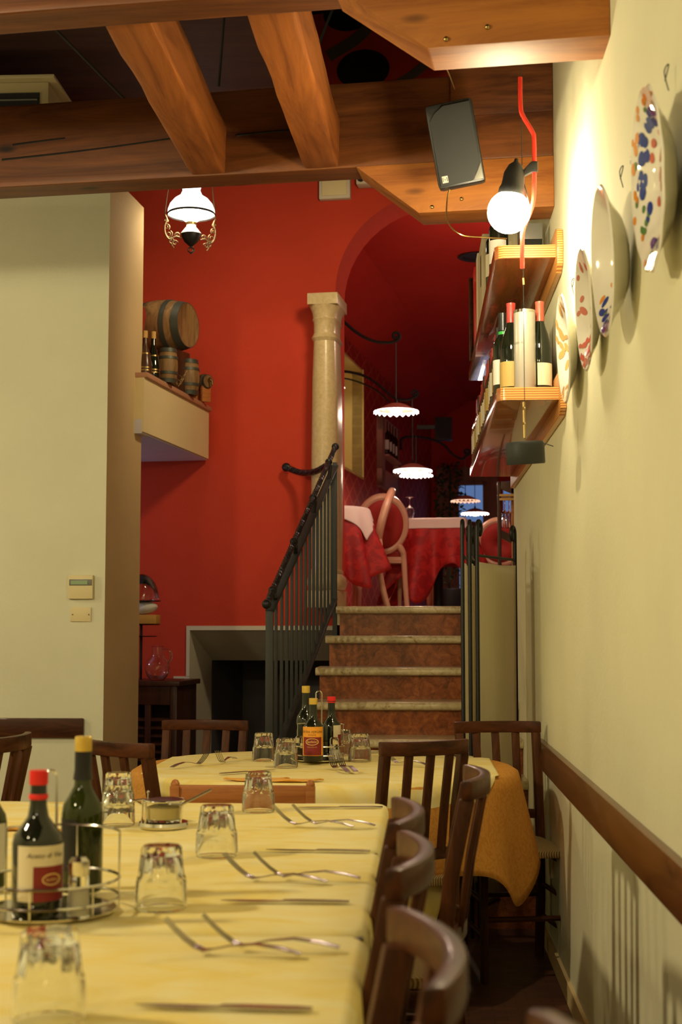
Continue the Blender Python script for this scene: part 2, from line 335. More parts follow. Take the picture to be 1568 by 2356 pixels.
# red wall: plane through O with the room's seven degree skew
O = P(485, 932, 9.0); U = Vector((math.cos(TH), -math.sin(TH), 0)); Vn = Vector((math.sin(TH), math.cos(TH), 0))
RW = Matrix(((U.x, Vn.x, 0, O.x), (U.y, Vn.y, 0, O.y), (0, 0, 1, 0), (0, 0, 0, 1)))
def uz(px, py, off=0.0):   # pixel -> (u, z) on the red wall (off = distance in front of it)
    r = ray(px, py); p0 = O - Vn*off; c = Vector((0, 0, H)); t = (p0-c).dot(Vn)/r.dot(Vn); q = c + r*t
    return ((q-O).dot(U), q.z)
uL = uz(436, 1450)[0]; zT = uz(500, 1448)[1]; uC = uz(771, 1200)[0]; zS = uz(771, 672)[1]
R_ARCH = 0.60; uc = uC + R_ARCH
poly = [(-4.2, 0), (uL, 0), (uL, zT), (uC, zT), (uC, zS)]
poly += [(uc - R_ARCH*math.cos(a), zS + R_ARCH*math.sin(a)) for a in [PI*i/24 for i in range(1, 24)]]
poly += [(uc+R_ARCH, zS), (uc+R_ARCH, 0), (3.0, 0), (3.0, 5.2), (-4.2, 5.2)]
struct('wall_red', MB().prism(poly, 1, 0, 0.33, RW), 'red', smooth=0)
# splayed white surround of the low opening below the landing
def lo(px, py, off): u, z = uz(px, py, off); return u, z
u0, z0 = uz(430, 1440); u1, z1 = uL+0.005, zT-0.005; u2 = uz(487, 1520, -0.45)[0]; z2 = uz(500, 1519, -0.45)[1]
uR = uC
tr = MB(); tr.box((u0, -0.015, z1), (uR, 0.0, z0), RW); tr.box((u0, -0.015, uz(430, 1556)[1]), (u1, 0, z1), RW)
tr.add([(u1,0,z1),(uR,0,z1),(uR,0.45,z2),(u2,0.45,z2)], [(0,1,2,3)], RW)
tr.add([(u1,0,z1),(u2,0.45,z2),(u2,0.45,0),(u1,0,0)], [(0,1,2,3)], RW)
tr.box((uz(400,1556)[0], -0.012, 0), (u1, 0, uz(430,1556)[1]), RW)
struct('trim_1', tr, 'white', smooth=0)
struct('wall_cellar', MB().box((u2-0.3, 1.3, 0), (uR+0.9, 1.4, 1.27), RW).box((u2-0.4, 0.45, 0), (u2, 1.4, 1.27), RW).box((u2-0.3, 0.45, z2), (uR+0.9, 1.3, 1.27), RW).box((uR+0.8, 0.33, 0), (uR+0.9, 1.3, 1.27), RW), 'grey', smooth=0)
# upper landing
lf = MB().prism([(-0.47, 8.38), (1.6, 8.38), (3.4, 19.5), (-3.5, 19.5), (-3.5, 9.30), (-0.50, 8.95)], 2, 1.28, LZ)
struct('floor_upper', lf, 'nosing', smooth=0)
# room beyond the arch (skewed eight degrees)
A8 = math.radians(8.3); B8 = Matrix.Rotation(-A8, 4, 'Z')
def b8(px, py, xp):  # pixel -> point on the plane x' = xp of the back room
    r = ray(px, py); n = B8 @ Vector((1, 0, 0)); c = Vector((0, 0, H)); t = (xp - c.dot(n))/r.dot(n); return B8.inverted() @ (c + r*t)
XL = -2.45
n0 = b8(788, 810, XL); n1 = b8(833, 855, XL); n2 = b8(833, 1098, XL)
zb, zt = n2.z, n1.z; ya, yb = n0.y, n1.y
bw = MB(); bw.box((XL-0.1, 9.10, LZ), (XL, ya, 3.90), B8).box((XL-0.1, yb, LZ), (XL, 18.4, 3.90), B8).box((XL-0.1, ya, LZ), (XL, yb, zb), B8).box((XL-0.1, ya, zt+0.02), (XL, yb, 3.90), B8)
struct('wall_back_left', bw, 'paperwall', smooth=0)
nw = MB(); e = 0.22
nw.box((XL-e-0.02, ya, zb-0.02), (XL-e, yb, zt+0.02), B8).box((XL-e, ya-0.02, zb-0.02), (XL-0.002, ya, zt+0.02), B8).box((XL-e, yb, zb-0.02), (XL+0.012, yb+0.02, zt+0.02), B8)
nw.box((XL-e, ya, zb-0.02), (XL+0.012, yb+0.02, zb), B8).box((XL-e, ya, zt), (XL-0.002, yb, zt+0.02), B8)
M['recess'] = plaster('yellow_recess_plaster', (0.70, 0.60, 0.20))
struct('window_1', nw, 'recess', smooth=0)
struct('ceiling_back', MB().prism([(XL-0.1, 3.90), (XL, 3.88), (-1.96, 4.20), (2.6, 4.20), (2.6, 4.30), (XL-0.1, 4.30)], 1, 8.9, 18.4, B8), 'darkred', smooth=0)
struct('wall_back_right', MB().box((1.0, 9.4, LZ), (1.1, 18.4, 4.2), B8), 'darkred', smooth=0)
# end wall with the glazed door and a side window
YE = 18.3
def ex(px): r = ray(px, 1200); c = Vector((0,0,H)); n = B8 @ Vector((0,1,0)); t = YE/r.dot(n); return (B8.inverted() @ (c+r*t)).x
def ez(py): r = ray(1080, py); n = B8 @ Vector((0,1,0)); return H + r.z*(YE/r.dot(n))
d0, d1, d2, d3 = ex(1047), ex(1120), ex(1156), ex(1176)
ew = MB(); zt2 = ez(1108)
ew.box((XL-0.1, YE, LZ), (d0, YE+0.12, 4.3), B8).box((d1, YE, LZ), (d2, YE+0.12, 4.3), B8).box((d3, YE, LZ), (2.6, YE+0.12, 4.3), B8).box((d0, YE, zt2), (d1, YE+0.12, 4.3), B8).box((d2, YE, zt2), (d3, YE+0.12, 4.3), B8)
struct('wall_end', ew, 'darkred', smooth=0)
M['doorwood'] = wood('door_frame_wood', (0.16, 0.045, 0.022), (0.26, 0.085, 0.045), 2, 4, 0.5)
fr = MB(); a_, b_ = ex(1006), ex(1146); zf = ez(1076)
fr.box((a_, YE-0.06, LZ), (d0, YE, zf), B8).box((d1, YE-0.06, LZ), (b_, YE, zf), B8).box((d0, YE-0.06, zt2), (d1, YE, zf), B8)
fr.box((d0, YE-0.03, LZ), (d0+0.05, YE, zt2), B8).box((d1-0.05, YE-0.03, LZ), (d1, YE, zt2), B8).box((d0, YE-0.03, zt2-0.05), (d1, YE, zt2), B8)
struct('door_1', fr, 'doorwood', smooth=0)
M['pane'] = mat('window_pane', (0.75, 0.85, 1.0), 0.05, trans=1, ior=1.02)
struct('window_2', MB().box((d0, YE+0.03, LZ), (d1, YE+0.035, zt2), B8).box((d2, YE+0.03, LZ), (d3, YE+0.035, zt2), B8), 'pane', smooth=0)
# painted discs and bands high on the red wall
def disc_on_wall(px, py, ru, rz, m, name):
    u, z = uz(px, py); struct(name, MB().prism([(u+ru*math.cos(a), z+rz*math.sin(a)) for a in [2*PI*i/40 for i in range(40)]], 1, -0.004, 0.0, RW), m, smooth=0)
disc_on_wall(835, 160, 0.17, 0.13, 'black', 'trim_2'); disc_on_wall(800, 30, 0.16, 0.12, 'black', 'trim_3')
def arc_band(p0, p1, p2, wd, m, name):
    ps = bez([(*uz(*p0), 0), (*uz(*p1), 0), (*uz(*p2), 0)], 20); mb = MB(); vs = []
    for i, p in enumerate(ps):
        t = (ps[min(i+1, len(ps)-1)] - ps[max(i-1, 0)]).normalized(); n = Vector((-t.y, t.x, 0))*wd/2
        vs += [(p.x-n.x, -0.004, p.y-n.y), (p.x+n.x, -0.004, p.y+n.y)]
    mb.add(vs, [(2*i, 2*i+1, 2*i+3, 2*i+2) for i in range(len(ps)-1)], RW); struct(name, mb, m, smooth=0)
arc_band((740, 225), (900, 200), (1000, 130), 0.06, 'grey', 'trim_4'); arc_band((755, 130), (840, 70), (880, -30), 0.08, 'grey', 'trim_5')
# chair rails and skirting
struct('trim_6', MB().box((XW-0.024, 0.0, 0.70), (XW, 5.95, 0.81)), 'rail', bevel=0.006)
zr1, zr0 = P(100, 1652, 7.2).z, P(100, 1697, 7.2).z
struct('trim_7', MB().box((-4.0, 7.175, zr0), (P(192, 1670, 7.19).x, 7.2, zr1)), 'chairx', bevel=0.006)
struct('baseboard_right', MB().box((XW-0.012, -2, 0), (XW, 7.5, 0.07)), 'tan', smooth=0)
# balcony ledge with parapet
L0 = P(330, 983, 7.64); L1 = P(478, 1050, 8.98)
def leg(px, py, d): return P(px, py, d)
la = Vector((P(331, 900, 7.70).x, 7.70, 0)); lb = Vector((P(480, 990, 8.96).x, 8.96, 0)); dr = (lb-la).normalized(); nr = Vector((-dr.y, dr.x, 0))
bal = thing('balcony', 'cream plastered balcony parapet projecting from the red wall on the left', 'balcony', (0, 0, 0))
fl = la + nr*2.2; fk = lb + nr*2.2
MB().prism([(la.x, la.y), (lb.x, lb.y), (lb.x+nr.x*0.12, lb.y+nr.y*0.12), (la.x+nr.x*0.12, la.y+nr.y*0.12)], 2, 2.33, 2.63).build('parapet', 'ivory', bal, smooth=0)
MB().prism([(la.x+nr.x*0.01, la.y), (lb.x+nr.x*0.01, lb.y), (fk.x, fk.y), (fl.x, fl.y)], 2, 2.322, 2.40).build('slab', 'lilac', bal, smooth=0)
ca, cb = la - nr*0.02, lb - nr*0.02
M['coping'] = mat('terracotta_coping', (0.42, 0.21, 0.12), 0.6)
MB().prism([(ca.x, ca.y), (cb.x, cb.y), (cb.x+nr.x*0.9, cb.y+nr.y*0.9), (ca.x+nr.x*0.9, ca.y+nr.y*0.9)], 2, 2.63, 2.66).build('coping', 'coping', bal, bevel=0.008)
# ------------------------------------------------------------------ staircase
st = thing('staircase', 'red marble staircase with pale yellow marble treads rising to the upper room', 'stairs')
lefts = [772, 748, 725, 703, 684, 668, 655, 645]
body = MB()
for i in range(8):
    h = LZ - 0.165*i; yf = 8.1 - 0.28*i; xl = P(lefts[i], 1500, yf).x
    prof = [(yf+0.32, h-0.042), (yf+0.012, h-0.042)] + [(yf+0.012-0.021*math.sin(a), h-0.021-0.021*math.cos(a)) for a in [PI*k/8 for k in range(1, 8)]] + [(yf+0.012, h), (yf+0.32, h)]
    MB().prism(prof, 0, xl, XW if yf < 7.5 else 0.9).build('tread', 'nosing', st, bevel=0.004)
    zb_ = (h-0.165) if i < 7 else 0
    MB().box((xl+0.02, yf+0.035, zb_), (XW-0.001 if yf < 7.4 else 0.9, yf+0.06, h-0.042)).build('riser', 'riser', st, smooth=0)
    body.box((xl+0.025, yf+0.06, 0), (XW-0.002 if yf < 7.4 else 0.9, yf+0.30, h-0.043))
body.build('stair_body', 'white', st, smooth=0)
# ------------------------------------------------------------------ column
cw, cdp = 0.070, 0.150
cpos = P(741, 1300, 8.62); cpos.z = LZ; cpos += Vn*0.16
c = thing('stone_column', 'speckled stone column at the head of the stairs carrying the red arch', 'column', cpos, -TH)
ztop = P(741, 672, 8.6).z - LZ
def stad(prof, seg=32):
    mb = MB(); vs = []; fs = []
    for r, z in prof:
        for i in range(seg):
            a = 2*PI*i/seg; y = math.sin(a); vs.append((r*math.cos(a), r*y + (cdp-cw)*(1 if y > 0 else -1)*min(1, abs(y)*3), z))
    for j in range(len(prof)-1):
        for i in range(seg): k = (i+1) % seg; fs.append((j*seg+i, j*seg+k, (j+1)*seg+k, (j+1)*seg+i))
    fs += [tuple(range(seg))[::-1], tuple(range((len(prof)-1)*seg, len(prof)*seg))]; return mb.add(vs, fs)
MB().box((-0.092, -cdp-0.012, 0), (0.092, cdp+0.012, 0.105)).build('plinth', 'stone', c, bevel=0.004)
stad([(0.085, 0.105), (0.104, 0.125), (0.111, 0.155), (0.104, 0.185), (0.085, 0.205), (0.088, 0.22), (0.082, 0.235)]).build('base', 'stone', c)
stad([(0.081, 0.235), (0.084, 0.5), (0.084, 0.9), (0.078, 1.4), (0.070, ztop-0.29), (0.074, ztop-0.285), (0.084, ztop-0.27), (0.074, ztop-0.25), (0.070, ztop-0.24)]).build('shaft', 'stone', c)
stad([(0.069, ztop-0.24), (0.070, ztop-0.17), (0.080, ztop-0.155), (0.074, ztop-0.145), (0.080, ztop-0.11), (0.098, ztop-0.07)]).build('capital', 'stone', c)
MB().box((-0.094, -cdp-0.02, ztop-0.07), (0.094, cdp+0.02, ztop)).build('abacus', 'stone', c, bevel=0.003)
# ------------------------------------------------------------------ beams, corbels, joists
def beam(label, yw, thick, z0, z1, name='ceiling_beam', x1=XW):
    o = thing(name, label, 'beam', (XW, yw, 0), -TH)
    MB().box((-5.6, 0, z0), (-0.001, thick, z1)).build('timber', 'beam', o, bevel=0.006, sub=14, jitter=0.0045)
    return o
def corbel(label, yw, thick, z0, z1, ub, ut, zadd):
    o = thing('beam_corbel', label, 'corbel', (XW, yw, 0), -TH)
    MB().prism([(-0.0, z0), (ub, z0), (ut, z1), (0.0, z1)], 1, -0.006, thick+0.006).build('timber', 'corbel', o, bevel=0.005)
    MB().box((ub+0.12, -0.008, zadd[0]), (0, thick, zadd[1])).build('upper_block', 'beam', o, bevel=0.005)
    for q in ((ub+0.05, z0+0.02), (ub+0.16, z0+0.045)): MB().ball((q[0], -0.006, q[1]), 0.008, 10).build('nail_head', 'brass', o)
    return o
fb = beam('far ceiling beam of dark cracked old wood crossing above the hanging oil lamp', 5.19, 0.15, 2.99, 3.32)
beam('near ceiling beam cut off by the top of the photo', 3.67, 0.14, 2.99, 3.20)
corbel('chamfered orange wood corbel under the far beam, behind the glowing globe bulb', 5.19, 0.155, 2.80, 2.992, -0.50, -0.74, (3.16, 3.5))
corbel('chamfered orange wood corbel under the near beam at the top right of the photo', 3.67, 0.15, 2.80, 2.992, -0.48, -0.74, (3.201, 3.235))
fbi = (T(XW, 5.19, 0) @ RZ(-TH)).inverted()
def onbeam(px, py):
    r = ray(px, py); p0 = Vector((XW, 5.19, 0)); c_ = Vector((0, 0, H)); t_ = (p0-c_).dot(Vn)/r.dot(Vn); q = fbi @ (c_+r*t_); q.y = -0.001; return q
for pts in (((5, 368), (60, 362), (150, 352), (260, 338), (400, 318)), ((545, 312), (620, 304), (700, 298)), ((30, 334), (80, 327), (150, 318))):
    MB().tube(bez([onbeam(*q) for q in pts], 24), 0.0045, 5, r2=0.003).build('crack', 'black', fb)
def joist(label, xn, yn, xf, yf):
    dx, dy = xf-xn, yf-yn; ln = math.hypot(dx, dy); o = thing('ceiling_joist', label, 'beam', (xn, yn, 0), math.atan2(dy, dx)-PI/2, group='joists between the two beams')
    MB().box((0, 0, 2.995), (0.135, ln, 3.19)).build('timber', 'joist', o, bevel=0.008, sub=10, jitter=0.007)
joist('rough square joist left of the other, ending above the oil lamp', P(247,50,4.03).x, 3.93, P(440,365,5.36).x, 5.38)
joist('rough square joist on the right, ending beside the speaker', P(572,35,4.0).x, 3.90, P(700,355,5.32).x, 5.33)

# iron tie rods and air conditioner in the dark above
def rod(label, a, b): tag(MB().tube([a+(a-b)*(((5.2 if a.x > -0.5 else 4.2)-a.z)/(a-b).z), a, b], 0.006, 8).build('tie_rod', 'iron'), label, 'rod', 'thin steel rods above the beams')
rod('thin slanting steel rod in the dark above the left joist', P(125, 65, 6.2), P(298, 240, 6.6))
rod('thin upright steel rod between the two joists', P(516, 30, 6.4), P(503, 200, 6.4))
rod('thin steel rod right of the right joist', P(765, 20, 6.4), P(730, 110, 6.4))
ac = thing('air_conditioner', 'cream air conditioner unit in the dark above the far beam at left', 'air conditioner', P(100, 250, 6.9), 0)
ac.location.z = P(0, 258, 6.9).z; axr = P(112, 200, 6.9).x - ac.location.x; hh = P(0, 190, 6.9).z - ac.location.z
MB().box((-1.2, 0, -0.1), (axr, 0.75, hh)).build('casing', 'acpl', ac, bevel=0.01)
MB().box((-1.2, -0.006, hh*0.25-0.06), (axr-0.045, 0.004, hh*0.62)).build('grille', 'black', ac, smooth=0)
MB().box((-1.2, -0.012, hh*0.36), (axr-0.055, -0.006, hh*0.40)).build('louvre', 'greypl', ac, smooth=0)
MB().box((-1.3, -0.05, hh), (axr+0.04, 0.79, hh+0.02)).build('top_flange', 'acpl', ac, bevel=0.006)
cu_ = MB().prism([uz(205, 60), uz(300, 200), uz(312, 185), uz(225, 55)], 1, -0.25, -0.1, RW); struct('trim_8', cu_, 'grey', smooth=0)

# ------------------------------------------------------------------ small fittings on walls
el = thing('emergency_light', 'white rectangular emergency light box high on the red wall', 'light', RW @ Vector((uz(772, 438)[0], -0.05, uz(772, 462)[1])), -TH)
wd_ = (uz(808,438)[0]-uz(737,438)[0])/2; hz_ = uz(772, 405)[1]-uz(772, 462)[1]
MB().box((-wd_, 0, 0), (wd_, 0.05, hz_)).build('casing', 'white', el, bevel=0.006)
MB().box((-wd_*0.8, -0.008, hz_*0.12), (wd_*0.8, 0.001, hz_)).build('diffuser', 'ivory', el, bevel=0.004)
cc = thing('security_camera', 'small white security camera beside the emergency light on the red wall', 'camera', RW @ Vector((uz(835, 425)[0], -0.12, uz(835, 425)[1])), -TH)
MB().box((-0.027, 0, -0.032), (0.11, 0.10, 0.032)).build('housing', 'white', cc, bevel=0.01)
MB().lathe([(0.0, 0), (0.020, 0), (0.022, 0.012), (0.022, 0.02)], 20, T(0.005, 0.0, 0) @ Matrix.Rotation(PI/2, 4, 'X')).build('lens', 'black', cc)
th = thing('thermostat', 'ivory wall thermostat with a small green display', 'thermostat', P(187, 1378, 7.2))
s_ = 7.2/3300
MB().box((-29*s_, -0.026, 0), (29*s_, 0, 55*s_)).build('casing', 'ivorypl', th, bevel=0.004)
MB().box((-26*s_, -0.030, 31*s_), (27*s_, -0.024, 45*s_)).build('display_bezel', 'greypl', th, bevel=0.001)
MB().box((-22*s_, -0.032, 33*s_), (17*s_, -0.029, 42*s_)).build('screen', 'lcd', th, smooth=0)
bp = thing('blank_plate', 'blank ivory cover plate with two screws below the thermostat', 'wall plate', P(186, 1430, 7.2))
MB().box((-24*s_, -0.008, 0), (24*s_, 0, 33*s_)).build('plate', 'ivorypl', bp, bevel=0.002)
for q in (-19, 19): MB().ball((q*s_, -0.008, 16*s_), 0.004, 8).build('screw', 'greypl', bp)
tag(MB().box((XW-0.012, 5.52, 0.32), (XW, 5.60, 0.44)).build('wall_socket', 'ivorypl', bevel=0.003), 'white wall socket low on the right wall behind the orange cloth corner', 'socket')

# ------------------------------------------------------------------ hanging oil lamp
ol = thing('hanging_oil_lamp', 'hanging oil lamp with white domed glass shade and ornate brass scroll arms', 'lamp', P(439, 584, 8.0))
k = 8.0/3300
def zz(py): return (584-py)*k
MB().lathe([(56*k, zz(488)), (55*k, zz(478)), (50*k, zz(465)), (40*k, zz(453)), (28*k, zz(445)), (22*k, zz(440)), (21*k, zz(430)), (24*k, zz(418)), (24*k, zz(412))][::1] + [(23*k, zz(412)), (20*k, zz(430)), (27*k, zz(446)), (49*k, zz(467)), (54.5*k, zz(488)), (56*k, zz(488))], 40, cap=False).build('glass_shade', 'opal', ol)
MB().lathe([(55.5*k, zz(486)), (57.5*k, zz(489)), (55.5*k, zz(492)), (54*k, zz(489)), (55.5*k, zz(486))], 40, cap=False).build('shade_ring', 'ironD', ol)
MB().ball((0, 0, zz(488)), 26*k, 20, (1, 1, 0.8)).build('bulb', 'oilbulb', ol)
MB().lathe([(26*k, zz(537)), (18*k, zz(527)), (12*k, zz(520)), (11*k, zz(512))], 24).build('burner_collar', 'porc', ol)
MB().lathe([(13*k, zz(514)), (13.5*k, zz(509)), (9*k, zz(505))], 24).build('burner', 'brass', ol)
MB().lathe([(0.0, zz(568)), (4*k, zz(566)), (16*k, zz(555)), (22*k, zz(543)), (24*k, zz(535)), (22*k, zz(534))], 28).build('oil_font', 'ironD', ol)
MB().tube([(7*k*math.cos(a), 0, zz(575)+6*k*math.sin(a)) for a in [2*PI*i/16 for i in range(16)]], 1.6*k, 6, closed=True).ball((0, 0, zz(566)), 3*k, 8).ball((0, 0, zz(582)), 3*k, 8).build('finial_ring', 'ironD', ol)
def scroll(cx, cz, r, t0, turns, n=22, y=0): return [(cx + r*(1-0.75*i/n)*math.cos(t0+turns*2*PI*i/n), y, cz + r*(1-0.75*i/n)*math.sin(t0+turns*2*PI*i/n)) for i in range(n+1)]
for j, ang in enumerate((PI+0.25, 0.55, -1.5+PI)):
    mb = MB(); m_ = RZ(ang)
    mb.tube(bez([(22*k, 0, zz(548)), (36*k, 0, zz(544)), (50*k, 0, zz(552)), (60*k, 0, zz(540)), (62*k, 0, zz(520)), (57*k, 0, zz(505)), (62*k, 0, zz(492))], 30), 1.9*k, 6, m_)
    for sc in ((32*k, zz(541), 7*k, 0, 1.2), (52*k, zz(540), 9*k, 2, 1.4), (58*k, zz(522), 8*k, 4, -1.3), (47*k, zz(556), 8*k, 1, 1.2), (58*k, zz(508), 5*k, 0, 1.3), (38*k, zz(560), 7*k, 3, -1.1)):
        mb.tube(scroll(*sc), 1.4*k, 6, m_)
    mb.tube(bez([(40*k, 0, zz(553)), (46*k, 0, zz(562)), (40*k, 0, zz(572))], 8), 1.5*k, 6, m_)
    mb.build('scroll_arm', 'armbrass', ol)
    MB().tube(bez([(62*k, 0, zz(492)), (60*k, 0, zz(470)), (55*k, 0, zz(430)), (45*k, 0, zz(340)), (0, 0, 4.2-ol.location.z)], 14), 1.3*k, 6, m_).build('chain', 'armbrass', ol)

# ------------------------------------------------------------------ globe lamp on a steel wire
gd = 4.42; gl = thing('counterweight_lamp', 'bare globe bulb clamped on a bent red tube hung on a weighted wire', 'lamp', P(1203, 1068, gd)); g0 = gl.location.copy()
def gq(px, py, dy=0): return P(px, py, gd+dy) - g0
MB().tube([gq(1197, -40), gq(1198, 190), gq(1207, 1010)], 0.0012, 5).build('wire', 'iron', gl)
MB().tube(bez([gq(1196, 178), gq(1197, 245), gq(1203, 268), gq(1222, 300), gq(1228, 325), gq(1228, 440), gq(1222, 480), gq(1205, 522), gq(1201, 550), gq(1201, 618)], 50), 0.0072, 10).build('bent_tube', 'redtube', gl)
bc = gq(1170, 488)
MB().ball(bc, 0.067, 32).build('globe_bulb', 'globe', gl)
ax_ = (gq(1187, 370)-gq(1170, 488)).normalized(); mt = T(*bc) @ Vector((0,0,1)).rotation_difference(ax_).to_matrix().to_4x4()
MB().lathe([(0.043, 0.050), (0.041, 0.075), (0.036, 0.085), (0.033, 0.125), (0.022, 0.150), (0.008, 0.162), (0.006, 0.172)], 24, mt).build('socket', 'plastic', gl)
MB().sweep((0.022, 0.035), [(gq(1190, 415), (0,1,0), (0.3,0,1)), (gq(1210, 393), (0,1,0), (0.3,0,1)), (gq(1222, 385), (0,1,0), (0,0,1)), (gq(1236, 385), (0,1,0), (0,0,1))]).build('clamp', 'plastic', gl, bevel=0.004)
MB().tube(bez([gq(1200, 410), gq(1210, 440), gq(1216, 470)], 8), 0.002, 6).build('lamp_cord', 'plastic', gl)
MB().tube([gq(1204, 925), gq(1205, 965), gq(1206, 1008)], 0.0045, 8).ball(gq(1204, 940), 0.007, 8).ball(gq(1205, 975), 0.006, 8).tube([gq(1203, 640), gq(1204, 655)], 0.003, 6).build('tie', 'brass', gl)
wz = gq(1209, 1068); tilt = T(wz.x, wz.y, wz.z) @ Matrix.Rotation(math.radians(-3), 4, 'Y') @ Matrix.Rotation(math.radians(6), 4, 'X')
MB().lathe([(0.0, 0.018), (0.028, 0.018), (0.028, 0), (0.058, 0), (0.060, 0.004), (0.060, 0.062), (0.055, 0.070), (0.0, 0.072)], 36, tilt).build('counterweight', 'iron', gl)
MB().tube([wz + Vector((0.05, 0, 0.067)), wz + Vector((0.085, 0.0, 0.055))], 0.0015, 5).build('wire_end', 'plastic', gl)

# ------------------------------------------------------------------ loudspeaker under the far beam
sp = thing('loudspeaker', 'black wall loudspeaker tilted in front of the far beam', 'loudspeaker', P(1046, 330, 4.86)); sp.rotation_euler = (math.radians(12), math.radians(-9), math.radians(-6))
kk = 4.86/3300
MB().box((-56*kk, 0, -98*kk), (56*kk, 0.10, 98*kk)).build('cabinet', 'plastic', sp, bevel=0.014)
pl = [(-50*kk, -70*kk), (-50*kk, -92*kk), (26*kk, -92*kk), (38*kk, -75*kk), (50*kk, -52*kk), (50*kk, 90*kk), (-14*kk, 90*kk), (-36*kk, 76*kk), (-50*kk, 58*kk)]
MB().prism(pl, 1, -0.006, 0.004).build('grille', 'cloth_sp', sp, bevel=0.003)
MB().prism([(28*kk, -92*kk), (52*kk, -92*kk), (52*kk, -54*kk), (40*kk, -74*kk)], 1, -0.005, 0.003).build('corner_panel', 'greypl', sp, bevel=0.002)
lg = MB().box((-44*kk, -0.008, -86*kk), (-30*kk, -0.0055, -70*kk)); lg.build('badge', 'tube', sp, smooth=0)
MB().tube([(-42*kk, -0.009, -83*kk), (-42*kk, -0.009, -73*kk), (-37*kk, -0.009, -80*kk), (-32*kk, -0.009, -73*kk), (-32*kk, -0.009, -83*kk)], 0.0011, 4).build('badge_mark', 'black', sp)
MB().box((-0.02, 0.10, -0.02), (0.02, 0.28, 0.02)).build('bracket', 'plastic', sp, bevel=0.003)
tag(MB().tube(bez([P(1037, 425, 4.95), P(1028, 460, 4.95), P(1030, 510, 4.92), P(1060, 540, 4.90), P(1110, 546, 4.95), P(1165, 549, 5.0)], 30), 0.0028, 6).build('speaker_cable', 'brass'), 'thin brown cable looping from the speaker to the upper shelf', 'cable')
tag(MB().tube(bez([P(1010, 130, 3.9), P(1030, 165, 4.2), P(1045, 205, 4.8)], 10), 0.002, 5).build('speaker_wire', 'brass'), 'thin wire running down from the near corbel to the speaker', 'wire')

# ------------------------------------------------------------------ shelves on the right wall
def shelf(label, zb, zt, y0, y1, xf):
    o = thing('wall_shelf', label, 'shelf', (0, y0, 0), group='plywood shelves on the right wall')
    MB().prism([(xf, y1-y0), (xf, 0.03), (xf+0.012, 0.008), (xf+0.03, 0.0), (XW-0.02, 0.0), (XW-0.02, y1-y0)], 2, zb, zt).build('board', 'shelf', o, bevel=0.004)
    MB().prism([(xf+0.004, 0.030), (xf+0.004, 0.028), (xf+0.014, 0.006), (xf+0.03, -0.003), (XW-0.02, -0.003), (XW-0.02, 0.002), (xf+0.03, 0.002)], 2, zb+0.002, zt-0.002).build('front_edge', 'ply', o, smooth=50)
    p = [(-0.06, zb+0.02), (-0.05, zb-0.035), (0.0, zb-0.055), (y1-y0+0.06, zb-0.055), (y1-y0+0.06, zt+0.055), (0.0, zt+0.055), (-0.045, zt+0.04), (-0.06, zb+0.05)]
    MB().prism(p, 0, XW-0.022, XW-0.001).build('wall_batten', 'ply', o, bevel=0.003)
    return o
SH2, SH1 = 2.083, 2.594
shelf('upper varnished plywood wall shelf just below the globe bulb', 2.546, SH1, 4.95, 7.42, 0.283)
shelf('lower varnished plywood wall shelf holding the row of wine bottles', 2.036, SH2, 4.90, 7.36, 0.283)

def wine(cap, lab, kind='b', h=0.31, glass='bottle', lz=(0.05, 0.14), name='wine_bottle', face=-PI/2, half=1.0):
    s = h/0.31; o = thing(name, 'x', 'bottle')
    if kind == 'b': pr = [(0.0, 0.0), (0.036, 0.0), (0.0405, 0.006), (0.041, 0.15), (0.038, 0.17), (0.030, 0.20), (0.020, 0.228), (0.0155, 0.245), (0.0145, 0.30), (0.0155, 0.302), (0.0155, 0.309), (0.0, 0.31)]
    else: pr = [(0.0, 0.0), (0.034, 0.0), (0.037, 0.006), (0.037, 0.19), (0.034, 0.205), (0.022, 0.222), (0.0145, 0.236), (0.0135, 0.30), (0.015, 0.302), (0.015, 0.309), (0.0, 0.31)]
    MB().lathe([(r, z*s) for r, z in pr], 24).build('glass_body', glass, o)
    MB().lathe([(0.0166, 0.245*s), (0.0158, 0.30*s), (0.0166, 0.303*s), (0.0166, 0.3115*s), (0.0, 0.3125*s)], 20).build('capsule', cap, o)
    r = pr[3][0] + 0.0006
    if lab: MB().lathe([(r, lz[0]), (r, lz[1])], 14, arc=(face-half, face+half)).build('label', lab, o)
    return o
KB = {}
kinds = [('caps_r', 'paper_g', 'b', 'burgundy bottle'), ('caps_k', 'paper_w', 'c', ''), ('caps_r', 'paper', 'b', ''), ('caps_k', 'paper', 'c', ''), ('caps_k', 'paper_w', 'b', ''), ('caps_r', 'paper_w', 'c', '')]
protos = []
# three distinct near ones on the lower shelf
def put(o, loc, label, group=None): o.location = loc; o['label'] = label; (o.__setitem__('group', group) if group else None); return o
b1 = put(wine('caps_r', 'paper_g', 'b', 0.335, lz=(0.03, 0.12), half=1.5), (0.347, 5.10, SH2), 'wine bottle with bright red capsule and gold label standing left of the white tin tube', 'wine bottles on the lower shelf')
M['caps_p'] = mat('rose_capsule', (0.46, 0.10, 0.06), 0.3)
b2 = put(wine('caps_p', 'paper', 'b', 0.335, lz=(0.03, 0.11), half=1.3, face=-0.6), (0.448, 5.08, SH2), 'wine bottle with rose capsule standing between the white tin tube and the wall', 'wine bottles on the lower shelf')
tb = thing('tin_tube', 'tall pale tin gift tube at the front end of the lower shelf', 'tube', (0.3905, 5.04, SH2))
MB().lathe([(0.0, 0), (0.036, 0), (0.0385, 0.004), (0.0385, 0.292), (0.0, 0.292)], 32).build('tube_body', 'tube', tb)
